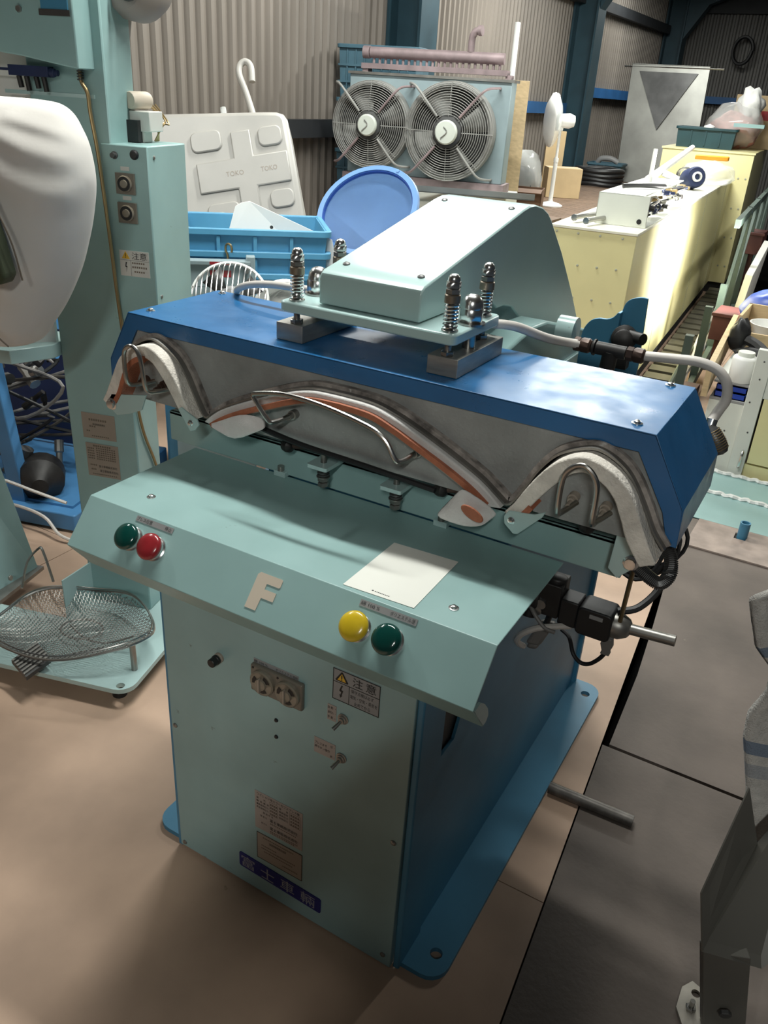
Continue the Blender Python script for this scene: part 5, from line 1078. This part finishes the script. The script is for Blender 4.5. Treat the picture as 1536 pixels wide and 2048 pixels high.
# ================================================================== cream cabinet row and conveyor
DA = math.radians(3.75)
CD = thing('cream_cabinet', 'long low cream steel cabinet with riveted end panel', 'cabinet', (0, 3.147, 0), DA)
b = bm_(); box(b, -.412, 0, 0, 4.25, .10, .975); CBD = lo('cabinet_body', b, 'cream', CD, bevel=.003)
b = bm_(); box(b, -.416, .004, -.004, 4.25, .975, .988); lo('cabinet_top', b, 'cream_pale', CD, bevel=.002)
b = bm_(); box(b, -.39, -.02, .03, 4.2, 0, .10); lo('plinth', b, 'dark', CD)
for x, z in ((-.383, .958), (-.277, .958), (-.171, .958), (-.064, .958), (-.36, .811), (-.257, .811), (-.162, .812), (-.069, .814), (-.256, .655), (-.161, .657), (-.068, .657), (-.36, .65), (-.256, .50), (-.161, .50), (-.068, .50)):
    b = bm_(); lathe(b, [(.006, 0), (.006, .002), (0, .004)], (x, 0, z), (0, -1, 0), 10); lo('rivet', b, 'khaki', CD)
for y in (1.15, 2.6, 3.9):
    b = bm_(); box(b, 0, .0015, y, y + .006, .10, .97); lo('panel_joint', b, 'khaki', CD)
b = bm_(); tube(b, [(-.10, .88, 1.12), (.06, .82, 1.10), (.12, .78, 1.0), (.125, .76, .86)], .010, 8, smooth=6); single('yellow_hose', b, 'cream', 'thin cream hose looping over the cabinet edge', 'hose')
C2 = thing('cream_cabinet', 'taller cream cabinet beyond, with the dark crate on top', 'cabinet', (-.14, 7.42, 0), DA)
b = bm_(); box(b, -.78, 0, 0, 1.5, .10, 1.195); lo('cabinet_body', b, 'cream', C2, bevel=.003)
b = bm_(); box(b, -.79, .008, -.008, 1.5, 1.195, 1.21); lo('cabinet_top', b, 'cream', C2)
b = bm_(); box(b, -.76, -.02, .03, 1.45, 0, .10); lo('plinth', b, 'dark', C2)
for z in (.25, .5, .75, 1.0):
    for x in (-.03, -.09):
        b = bm_(); lathe(b, [(.008, 0), (.008, .003), (0, .005)], (x, 0, z), (0, -1, 0), 10); lo('rivet', b, 'khaki', C2)
# control unit on the near cabinet
CU = thing('control_unit', 'cream control unit box with exposed valves and wiring on the cabinet', 'control box', (-.02, 3.36, .988), DA)
b = bm_(); box(b, -.25, .0, 0, .006, 0, .147); box(b, -.25, -.244, 0, 1.5, 0, .147); box(b, -.25, -.03, 0, .62, .141, .147); box(b, -.25, -.03, .80, 1.25, .141, .147); box(b, -.25, 0, 0, 1.5, 0, .004); lo('unit_case', b, 'cabwhite', CU, bevel=.002)
b = bm_(); lathe(b, [(.012, 0), (.012, .002)], (-.035, 0, .028), (0, -1, 0), 16); lo('cable_hole', b, 'dark', CU)
for k in range(14):
    y = .07 + .1 * k; z = random.uniform(.03, .11); b = bm_(); r = random.uniform(.012, .024); lathe(b, [(r, 0), (r, .03), (r * .6, .035), (r * .6, .06), (0, .062)], (-.06, y, z), (1, random.uniform(-.5, .5), random.uniform(-.3, .3)), 10); lo('valve', b, ('dull_steel', 'blackmetal', 'navy', 'brass', 'steel')[k % 5], CU)
for k in range(7):
    P = [(random.uniform(-.12, -.005), .05 + .19 * k + random.uniform(0, .1), random.uniform(.02, .12)) for _ in range(4)]; b = bm_(); tube(b, P, .005, 6, smooth=5); lo('unit_hose', b, ('black', 'hose', 'navy')[k % 3], CU)
b = bm_(); tube(b, [(-.20, .30, .16), (-.12, .36, .165), (-.02, .50, .16)], .012, 8, smooth=4); lo('lever_bar', b, 'dark_steel', CU)
b = bm_(); cyl(b, (-.17, .9, .147), (-.17, .9, .32), .012, n=10); lo('white_post', b, 'white_plastic', CU)
for x0, y0 in ((-.345, 3.26), (-.262, 3.19)):
    b = bm_(); cyl(b, (x0, y0, 1.012), (x0 + .05, y0 + .22, 1.018), .011, n=10); lathe(b, [(.016, 0), (.016, .012)], (x0, y0, 1.012), (-.2, -1, 0), 12); single('steel_rod', b, 'steel', 'short steel rod %s the control unit on the cream cabinet' % ('further left of' if x0 < -.3 else 'right beside'), 'rod')
# air gun, tape roll, orange bar, clear bag on the cabinet
t = thing('air_gun', 'white air gun with hose lying on the cream cabinet', 'air gun', (-.60, 5.8, .988))
b = bm_(); cyl(b, (-.62, 5.75, 1.03), (-.49, 6.5, 1.25), .03, r2=.02, n=14); cyl(b, (-.56, 5.95, 1.08), (-.40, 6.0, 1.02), .024, n=12); box(b, -.62, -.45, 5.7, 6.0, .988, 1.04); ob('gun_body', b, 'white_plastic', t, bevel=.004)
for k in range(4):
    b = bm_(); tube(b, [(-.44 + .05 * math.cos(q), 6.12 + .05 * k * .4, 1.07 + .045 * math.sin(q)) for q in [2 * math.pi * i / 18 for i in range(18)]], .009, 6, closed=True); ob('hose_loop', b, 'steel', t)
t = thing('blue_tape_roll', 'roll of dark blue cloth tape with a white core on the cream cabinet', 'roll', (-.34, 5.85, .988))
b = bm_(); lathe(b, [(.065, -.08), (.075, -.06), (.075, .06), (.065, .08)], (-.33, 5.90, 1.065), (.5, -.8, .2), 20); ob('tape_body', b, 'navy', t); b = bm_(); lathe(b, [(.035, 0), (.035, .095), (.022, .098), (.022, .07)], (-.33, 5.90, 1.065), (.5, -.8, .2), 18); ob('tape_core', b, 'white_plastic', t)
b = bm_(); obox(b, (-.44, 6.40, 1.17), (.24, .08, 0), (0, .05, 0), (0, 0, .035)); single('orange_bar', b, 'orange_bar', 'orange rubber bar on the clear bag', 'bar', bevel=.008)
blob('clear_bag', 'glass', (-.30, 6.35, 1.08), .20, .22, .09, 'flat clear plastic bag of parts on the cream cabinet', 'bag', 9)
t = crate('parts_crate', 'dark teal crate full of parts on the taller cream cabinet', (-.86, 7.55), DA + .05, .50, .34, .165, 'crate_dark', None, base=1.211, taper=.01)
b = bm_(); lathe(b, [(.05, 0), (.05, .02), (0, .04)], (-.62, 7.72, 1.37), (0, 0, 1), 16); single('white_cap', b, 'white_plastic', 'white plastic cap lying in the dark teal parts crate', 'cap')  # loose round plastic cap in the crate
t = thing('pink_bag', 'clear bag of pinkish goods with a white knotted top', 'bag', (-.45, 7.98, 1.211))
blob('bag_body', 'pinkbag', (-.45, 8.05, 1.36), .22, .17, .16, None, None, 11, parent=t); blob('bag_top', 'white_plastic', (-.36, 8.05, 1.585), .11, .09, .13, None, None, 12, parent=t, wob=.3); blob('bag_film', 'glass', (-.45, 8.05, 1.40), .25, .20, .20, None, None, 13, parent=t)
t = thing('cabinet_carton', 'cardboard carton behind the bag with the white knotted top', 'carton', (-.30, 8.40, 1.211), DA)
b = bm_(); box(b, -.25, .22, 0, .35, 0, .46); lo('carton_body', b, 'carton', t, bevel=.003)
b = bm_(); box(b, -.10, .14, -.003, 0, .25, .33); lo('red_print', b, 'btn_red', t)
b = bm_(); box(b, -.42, -.16, 7.74, 7.80, 1.40, 1.43); single('green_strap', b, 'teal', 'pale green strap lying across the parts crate', 'strap')
# slat conveyor on the floor along the cabinet
CV = thing('slat_conveyor', 'floor conveyor of grey slats along the cream cabinet', 'conveyor', (.06, 3.2, 0), DA)
b = bm_(); box(b, -.02, .16, -.2, 4.1, .0, .05); lo('conveyor_bed', b, 'dark', CV)
for k in range(23):
    b = bm_(); box(b, -.015, .150, -.15 + k * .18, -.15 + k * .18 + .125, .05, .10); lo('slat', b, 'slat', CV, smooth=0)
for x in (.175, .25):
    b = bm_(); box(b, x, x + .03, -.2, 4.7, .10, .16); lo('side_rail', b, 'green_frame', CV, smooth=0)
for k in range(7):
    b = bm_(); box(b, .24, .28, k * .75, k * .75 + .04, .0, .95 if k > 2 else .55); lo('frame_post', b, 'green_frame', CV, smooth=0)
b = bm_(); box(b, .245, .275, 1.4, 4.7, .90, .95); lo('top_rail', b, 'green_frame', CV, smooth=0)
for k in range(4):
    b = bm_(); obox(b, (.25, 1.5 + .75 * k, .2), (.02, 0, 0), (0, .03, 0), (0, .70, .68)); lo('brace', b, 'green_frame', CV, smooth=0)
for k in range(5):
    P = [(.20 + .03 * math.sin(k * 2 + j), -.1 + .85 * j + .1 * k, .14 + .05 * ((j + k) % 2)) for j in range(6)]; b = bm_(); tube(b, P, .012, 7, smooth=5); lo('air_hose', b, ('cord_grey', 'hose', 'green_frame')[k % 3], CV)
for nm, o, a, bb, c in (('beside the near conveyor end', (.235, 3.55, .05), (.12, 0, 0), (0, .16, 0), (0, 0, .14)), ('under the wooden tray', (.255, 4.30, .30), (.13, 0, 0), (0, .25, 0), (0, 0, .16)), ('far along the conveyor', (.10, 6.2, .55), (.12, 0, 0), (0, .25, 0), (0, 0, .16))):
    b = bm_(); obox(b, o, a, bb, c); obox(b, Vector(o) + Vector((-.01, -.012, .12 if c[2] < .15 else .14)), Vector(a) + Vector((.02, 0, 0)), (0, .012, 0), (0, 0, .02)); single('red_box_section', b, 'red_oxide', 'red oxide steel box section ' + nm, 'steel section', bevel=.002)
    if o[2] > .1:
        b = bm_(); box(b, o[0] + .03, o[0] + .07, o[1] + .08, o[1] + .12, 0, o[2]); single('red_post', b, 'red_oxide', 'thin red steel post ' + nm, 'post')
b = bm_(); obox(b, (.24, 5.25, .17), (.05, -.03, 0), (-.03, .9, .12), (.03, 0, .38)); single('white_duct_sheet', b, 'label_white', 'tilted pale lilac sheet metal guard beyond the conveyor', 'guard', bevel=.003)
# ================================================================== shelf cabinet on the right
SH = thing('shelf_cabinet', 'white storage cabinet with pale wooden side plank at right', 'cabinet', (.70, 3.0, 0))
def shp(name, m, x0, x1, y0, y1, z0, z1, par=None, bev=.002):
    b = bm_(); box(b, x0, x1, y0, y1, z0, z1); return ob(name, b, m, par or SH, bevel=bev)
shp('front_panel', 'cabwhite', .50, .662, 3.0, 3.02, .0, .335)
shp('side_stile', 'cabwhite', .655, .722, 2.985, 3.02, .0, .60)
dr = shp('door', 'cream', .730, 1.30, 2.99, 3.01, .075, .385); shp('door_rail', 'cabwhite', .722, 1.30, 2.99, 3.02, .385, .60); shp('kick_board', 'cream', .722, 1.30, 3.0, 3.02, .0, .065)
b = bm_(); tube(b, [(.700, 2.985, .05), (.702, 2.965, .06), (.704, 2.965, .12), (.702, 2.985, .13)], .007, 8, smooth=4); ob('door_handle', b, 'chrome', dr)
shp('tray_shelf', 'label_grey', .50, .66, 3.0, 3.40, .335, .348); shp('upper_shelf', 'label_grey', .50, 1.3, 3.025, 3.40, .410, .420); shp('rear_counter', 'cabwhite', .50, 1.3, 3.10, 4.5, .421, .432)
shp('back_board', 'dark', .50, 1.3, 3.40, 3.42, 0, .41)
b = bm_(); obox(b, (.468, 2.93, .36), (.026, 0, 0), (-.075, 1.15, 0), (0, 0, .15)); ob('wooden_plank', b, 'wood', SH, smooth=0)
for x, z in ((.69, .55), (.69, .47), (.675, .36), (.70, .22), (.60, .20)):
    b = bm_(); lathe(b, [(.004, 0), (.004, .002), (0, .003)], (x, 2.985 if x > .65 else 3.0, z), (0, -1, 0), 8); ob('screw', b, 'dark_steel', SH)
b = bm_(); lathe(b, [(.050, 0), (.055, .006), (.055, .105), (.048, .117), (.034, .120), (.034, .112)], (.603, 3.075, .4205), n=28); JR = single('plastic_jar', b, 'white_plastic', 'small translucent white plastic jar on the shelf cabinet', 'jar', smooth=50)
b = bm_(); lathe(b, [(.036, .114), (.037, .134), (.035, .138), (0, .138)], (.603, 3.075, .4205), n=28); ob('jar_lid', b, 'cabwhite', JR)
for i, z in enumerate((.349, .377)):
    b = bm_(); x0, x1, y0, y1 = .515, .650, 3.01 + .015 * i, 3.16
    box(b, x0, x1, y0, y1, z, z + .004); box(b, x0, x1, y0, y0 + .004, z, z + .025); box(b, x0, x0 + .004, y0, y1, z, z + .025); box(b, x1 - .004, x1, y0, y1, z, z + .025); single('parts_tray', b, 'bluebag', ('lower' if i == 0 else 'upper') + ' of two dark blue plastic trays under the white jar', 'tray', smooth=0)
t = thing('black_glove', 'black rubber glove bundle on the shelf cabinet', 'gloves', (.60, 3.5, .433))
blob('glove_palm', 'black', (.63, 3.46, .463), .115, .07, .032, None, None, 21, parent=t, wob=.2); blob('glove_cuff', 'black', (.505, 3.54, .520), .05, .05, .085, None, None, 22, parent=t)
b = bm_(); tube(b, [(.55, 3.52, .51), (.60, 3.49, .50), (.66, 3.45, .475), (.74, 3.46, .46)], .026, 8, smooth=4); ob('glove_finger', b, 'black', t)
t = thing('wooden_tray', 'pale wooden tray holding a white basket behind the black gloves', 'tray', (.70, 3.66, .433))
b = bm_(); box(b, .47, 1.0, 3.64, 3.655, .433, .52); box(b, .47, .485, 3.64, 4.0, .433, .60); box(b, .47, 1.0, 3.985, 4.0, .433, .60); box(b, .47, 1.0, 3.64, 4.0, .433, .439); ob('tray_box', b, 'wood', t, smooth=0)
b = bm_(); lathe(b, [(.08, 0), (.10, .08), (.115, .11), (.108, .11), (.095, .08), (.074, .008), (0, .008)], (.625, 3.80, .440), n=28); single('white_basket', b, 'white_plastic', 'round white plastic basket inside the wooden tray', 'basket')
blob('blue_sheet', 'bluebag', (.60, 4.25, .535), .20, .16, .115, 'folded bright blue plastic sheet behind the wooden tray', 'sheet', 31, wob=.1)
# low turquoise machine base and rusty plate behind the blue head
TBASE = thing('steel_platform', 'low turquoise steel platform with bright welded edges right of the press head', 'platform', (.75, 2.55, 0))
b = bm_(); prism(b, [(.610, 2.405), (1.6, 2.405), (1.6, 2.975), (.585, 2.975)], 'z', .003, .006); ob('platform_plate', b, 'teal', TBASE, smooth=0)
for y, z in ((2.70, .012), (2.955, .012)):
    b = bm_(); P = [(.60 + .012 * k, y + .004 * math.sin(k * 2.1), z + .003 * math.sin(k * 1.3)) for k in range(80)]; tube(b, P, .010, 6); ob('weld_bead', b, 'white_plastic', TBASE)
RP = thing('rusty_plate', 'rusty steel plate with a slot, lying on the dark floor', 'plate', (.85, 2.27, .003))
b = holed([(.645, 2.13), (1.6, 2.13), (1.6, 2.395), (.650, 2.395)], [[(.80, 2.30), (.845, 2.30), (.845, 2.355), (.80, 2.355)]], .0035, .010); ob('plate_sheet', b, 'rustplate', RP, smooth=0)
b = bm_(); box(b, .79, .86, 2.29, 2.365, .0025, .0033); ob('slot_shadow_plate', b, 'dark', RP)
b = bm_(); lathe(b, [(.020, 0), (.020, .07), (.015, .07), (.015, .02), (0, .02)], (.828, 2.328, .004), n=20); single('blue_pipe_stub', b, 'base_blue', 'short blue pipe stub standing in the slot of the rusty plate', 'pipe')
b = bm_(); cyl(b, (.640, .606, .0165), (.846, .613, .0165), .0145, n=18); PP = single('steel_pipe', b, 'pipe_dark', 'rough steel pipe lying on the dark floor beside the blue base', 'pipe')
b = bm_(); prism(b, [(.410, .130), (.526, .136), (.530, -.024), (.410, -.029)], 'z', .8474, .8480); PA = single('paper_sheet', b, 'paper', 'blank white sheet of paper on the teal control table', 'paper', smooth=0)
b = bm_()
box(b, .455, .458, -.0195, -.0165, .84802, .84812)
for j in range(9): box(b, .460 + j * .0029, .4620 + j * .0029, -.0192, -.0172, .84802, .84812)
ob('printed_line', b, 'ink', PA, smooth=0)
# ================================================================== towel-covered board and its bracket at the right edge
TW = thing('striped_towel', 'fluffy white towel with blue stripes hanging at the right edge', 'towel', (1.15, .35, .15))
b = bm_(); NU, NV = 26, 44; uvl = b.loops.layers.uv.new('UVMap'); G = []
edge = [(0, .959, .36, .823), (.03, .951, .36, .81), (.10, .966, .36, .762), (.17, .981, .36, .717), (.24, 1.015, .36, .683), (.30, 1.017, .36, .638), (.36, 1.001, .36, .587), (.42, 1.005, .36, .544), (.58, 1.037, .36, .443), (.74, 1.074, .36, .339), (.88, 1.105, .36, .254), (.96, 1.124, .36, .212), (1.0, 1.15, .36, .20)]
def ed(t_):
    for a, c in zip(edge, edge[1:]):
        if a[0] <= t_ <= c[0] + 1e-9:
            f = (t_ - a[0]) / (c[0] - a[0]); f = f * f * (3 - 2 * f); return Vector([a[i] + (c[i] - a[i]) * f for i in (1, 2, 3)])
for i in range(NV + 1):
    t_ = i / NV; p = ed(t_); row = []
    for j in range(NU + 1):
        s_ = j / NU; q = p + Vector((.42 * s_, .16 * s_ + .014 * math.sin(9 * s_ + 5 * t_) + .03 * math.sin(math.pi * min(1, s_ * 4) * .5), .010 * math.sin(14 * s_ + 7 * t_) + .02 * s_)); row.append(b.verts.new(q))
    G.append(row)
for i in range(NV):
    for j in range(NU):
        f = b.faces.new([G[i][j], G[i][j + 1], G[i + 1][j + 1], G[i + 1][j]])
        for lp_, (ii, jj) in zip(f.loops, ((i, j), (i, j + 1), (i + 1, j + 1), (i + 1, j))): lp_[uvl].uv = (jj / NU, ii / NV)
o = ob('towel_cloth', b, 'towel_stripe', TW, smooth=80, fix=False); s = o.modifiers.new('s', 'SOLIDIFY'); s.thickness = .012; s.offset = 0
TRL = thing('towel_stand', 'grey steel stand that the striped towel hangs on', 'stand', (1.25, .55, 0))
b = bm_(); cyl(b, (.975, .385, .818), (1.42, .553, .838), .014, n=14); ob('towel_rail', b, 'dull_steel', TRL)
for x in (1.16, 1.38):
    y = .385 + (x - .975) * .378; b = bm_(); box(b, x - .014, x + .014, y + .010, y + .038, .0, .83); ob('stand_post', b, 'bracket', TRL)
    b = bm_(); box(b, x - .03, x + .03, y - .02, y + .26, .003, .025); ob('stand_foot', b, 'bracket', TRL)
BR = thing('gusset_bracket', 'grey folded sheet metal bracket bolted to a floor plate at lower right', 'bracket', (1.09, .26, 0))
def sheet3(name, pts, th):
    b = bm_(); P = [Vector(p) for p in pts]; nn = (P[1] - P[0]).cross(P[2] - P[1]).normalized() * th; A = [b.verts.new(p) for p in P]; B = [b.verts.new(p + nn) for p in P]
    b.faces.new(A); b.faces.new(B[::-1])
    for i in range(len(P)): b.faces.new([A[i], A[(i + 1) % len(P)], B[(i + 1) % len(P)], B[i]])
    ob(name, b, 'bracket', BR, smooth=0)
BQ = [(1.032, .276, .518), (1.009, .130, .400), (1.036, .096, .316), (1.072, .282, .404), (1.129, .158, .269), (1.168, .201, .307), (1.109, .343, .475)]
sheet3('bracket_sheet', (BQ[0], BQ[1], BQ[2], BQ[3]), .003); sheet3('bracket_sheet', (BQ[3], BQ[2], BQ[4], BQ[5], BQ[6]), .003)
b = bm_(); obox(b, (1.088, .20, .011), (.07, .03, 0), (-.01, .02, 0), (-.048, -.090, .29)); ob('bracket_leg', b, 'bracket', BR, smooth=0, bevel=.002)
b = bm_(); hexn(b, (1.108, .180, .105), (.35, -.9, -.2), .011, .008); ob('leg_bolt', b, 'dark_steel', BR)
b = holed([(1.037, .262), (1.052, .285), (1.066, .280), (1.10, .262), (1.12, .18), (1.075, .15), (1.036, .215)], [circ(1.063, .262, .0085)], .004, .010); ob('foot_plate', b, 'zinc', BR, smooth=0)
b = bm_(); hexn(b, (1.060, .225, .010), (0, 0, 1), .010, .008); cyl(b, (1.060, .225, .018), (1.060, .225, .034), .005, n=10); ob('anchor_bolt', b, 'steel', BR)

# ================================================================== added out-of-frame floodlight, makes a bright patch on the cream cabinet
WL = thing('added_floodlight', 'added floodlight on a stand, out of frame, brightening the cream cabinet side', 'lamp', (.71, 4.42, 0))
b = bm_(); box(b, .66, .74, 4.20, 4.64, .66, .90); ob('lamp_housing', b, 'cabwhite', WL, bevel=.004)
b = bm_(); box(b, .655, .659, 4.22, 4.62, .68, .88); ob('lamp_glass', b, 'lamp', WL)
b = bm_(); cyl(b, (.71, 4.42, .02), (.71, 4.42, .66), .012, n=10); lathe(b, [(.11, 0), (.11, .015), (.02, .03)], (.71, 4.42, 0), n=24); ob('lamp_stand', b, 'dark_steel', WL)
l = bpy.data.lights.new('added_flood_beam', 'AREA'); l.shape = 'RECTANGLE'; l.size = .40; l.size_y = .18; l.energy = 42; l.color = (1, .98, .92); l.spread = math.radians(110)
o = bpy.data.objects.new('added_flood_beam', l); COL.objects.link(o); o.location = (.65, 4.42, .78); o.rotation_euler = (0, math.radians(90), 0)
# ================================================================== the person taking the picture (stands behind the camera, shades floor and cabinet)
PB = Vector((1.13, -1.42, 0)); PF = Vector((-.476, .879, 0)); PRt = Vector((.879, .476, 0))
def pp(f, r, z): return PB + PF * f + PRt * r + Vector((0, 0, z))
PE = thing('person', 'person in dark work clothes standing with both hands raised to hold a phone', 'person', tuple(PB))
def skin(name, J, E, root, m, parent, sub=2):
    me = bpy.data.meshes.new(name); keys = list(J); ix = {k: i for i, k in enumerate(keys)}
    me.from_pydata([J[k][0] for k in keys], [(ix[a], ix[c]) for a, c in E], []); o = bpy.data.objects.new(name, me); COL.objects.link(o); attach(o, parent)
    md = o.modifiers.new('skin', 'SKIN'); md.use_smooth_shade = True
    for k in keys:
        v = me.skin_vertices[0].data[ix[k]]; r = J[k][1]; v.radius = r if isinstance(r, tuple) else (r, r); v.use_root = (k == root)
    s = o.modifiers.new('sub', 'SUBSURF'); s.levels = sub; s.render_levels = sub
    me.materials.append(M[m]); return o
J = {'pel': (pp(0, 0, .93), (.155, .115)), 'wst': (pp(.01, 0, 1.10), (.140, .105)), 'chs': (pp(.0, 0, 1.30), (.165, .12)), 'shb': (pp(-.01, 0, 1.42), (.12, .09)), 'nck': (pp(.015, 0, 1.50), .055), 'hd0': (pp(.04, 0, 1.57), (.070, .085)), 'hd1': (pp(.045, 0, 1.65), (.075, .095)), 'hd2': (pp(.035, 0, 1.71), (.055, .07))}
E = [('pel', 'wst'), ('wst', 'chs'), ('chs', 'shb'), ('shb', 'nck'), ('nck', 'hd0'), ('hd0', 'hd1'), ('hd1', 'hd2')]
for s, k in ((-1, 'l'), (1, 'r')):
    hx = .10 + .07 * s
    J.update({'sh' + k: (pp(0, .17 * s, 1.40), .075), 'el' + k: (pp(.13, .30 * s + .03, 1.17), .050), 'wr' + k: (pp(.27, hx + .03 * s, 1.40), .032), 'pm' + k: (pp(.31, hx, 1.46), (.036, .020)),
              'hp' + k: (pp(0, .095 * s, .88), .095), 'kn' + k: (pp(.02, .12 * s, .50), .068), 'an' + k: (pp(-.03, .13 * s, .10), .048), 'ft' + k: (pp(.05, .145 * s, .045), (.045, .035)), 'to' + k: (pp(.14, .16 * s, .036), (.042, .028))})
    E += [('shb', 'sh' + k), ('sh' + k, 'el' + k), ('el' + k, 'wr' + k), ('wr' + k, 'pm' + k), ('pel', 'hp' + k), ('hp' + k, 'kn' + k), ('kn' + k, 'an' + k), ('an' + k, 'ft' + k), ('ft' + k, 'to' + k)]
    for i, l in enumerate((.055, .065, .062, .050)):
        a0 = pp(.325, hx - .022 * s + .014 * i * s, 1.485); a1 = a0 + Vector((0, 0, l * .6)) - PRt * .008 * s; a2 = a1 + Vector((0, 0, l * .3)) - PRt * .014 * s + PF * .004
        J.update({'f%d0%s' % (i, k): (a0, .009), 'f%d1%s' % (i, k): (a1, .0085), 'f%d2%s' % (i, k): (a2, .007)}); E += [('pm' + k, 'f%d0%s' % (i, k)), ('f%d0%s' % (i, k), 'f%d1%s' % (i, k)), ('f%d1%s' % (i, k), 'f%d2%s' % (i, k))]
    J.update({'t0' + k: (pp(.300, hx - .030 * s, 1.455), .011), 't1' + k: (pp(.305, hx - .045 * s, 1.485), .0095)}); E += [('pm' + k, 't0' + k), ('t0' + k, 't1' + k)]
skin('body', J, E, 'pel', 'work_clothes', PE)
b = bm_(); lathe(b, [(.088, -.03), (.094, .02), (.085, .06), (.055, .09), (0, .105)], pp(.025, 0, 1.66), (-.05, .05, 1), 24); ob('hair', b, 'black', PE, smooth=60)
b = bm_(); lathe(b, [(.008, 0), (.011, .012), (.005, .024)], pp(.125, 0, 1.605), PF, 10); ob('nose', b, 'skin', PE)
for s in (-1, 1):
    b = bm_(); lathe(b, [(.010, 0), (.008, .006), (0, .008)], pp(.112, .032 * s, 1.640), PF, 12); ob('eye', b, 'white_plastic', PE)
    b = bm_(); lathe(b, [(.022, 0), (.018, .008), (0, .010)], pp(.03, .080 * s, 1.625), PRt * s, 12); ob('ear', b, 'skin', PE)
b = bm_(); obox(b, pp(.118, -.025, 1.562), PRt * .05, PF * .006, (0, 0, .008)); ob('mouth', b, 'btn_red', PE, bevel=.002)
b = bm_(); obox(b, pp(.335, .10 - .075, 1.455), PRt * .15, PF * .008, (0, 0, .075)); single('smartphone', b, 'black', 'black phone held up by the person', 'phone', bevel=.004)
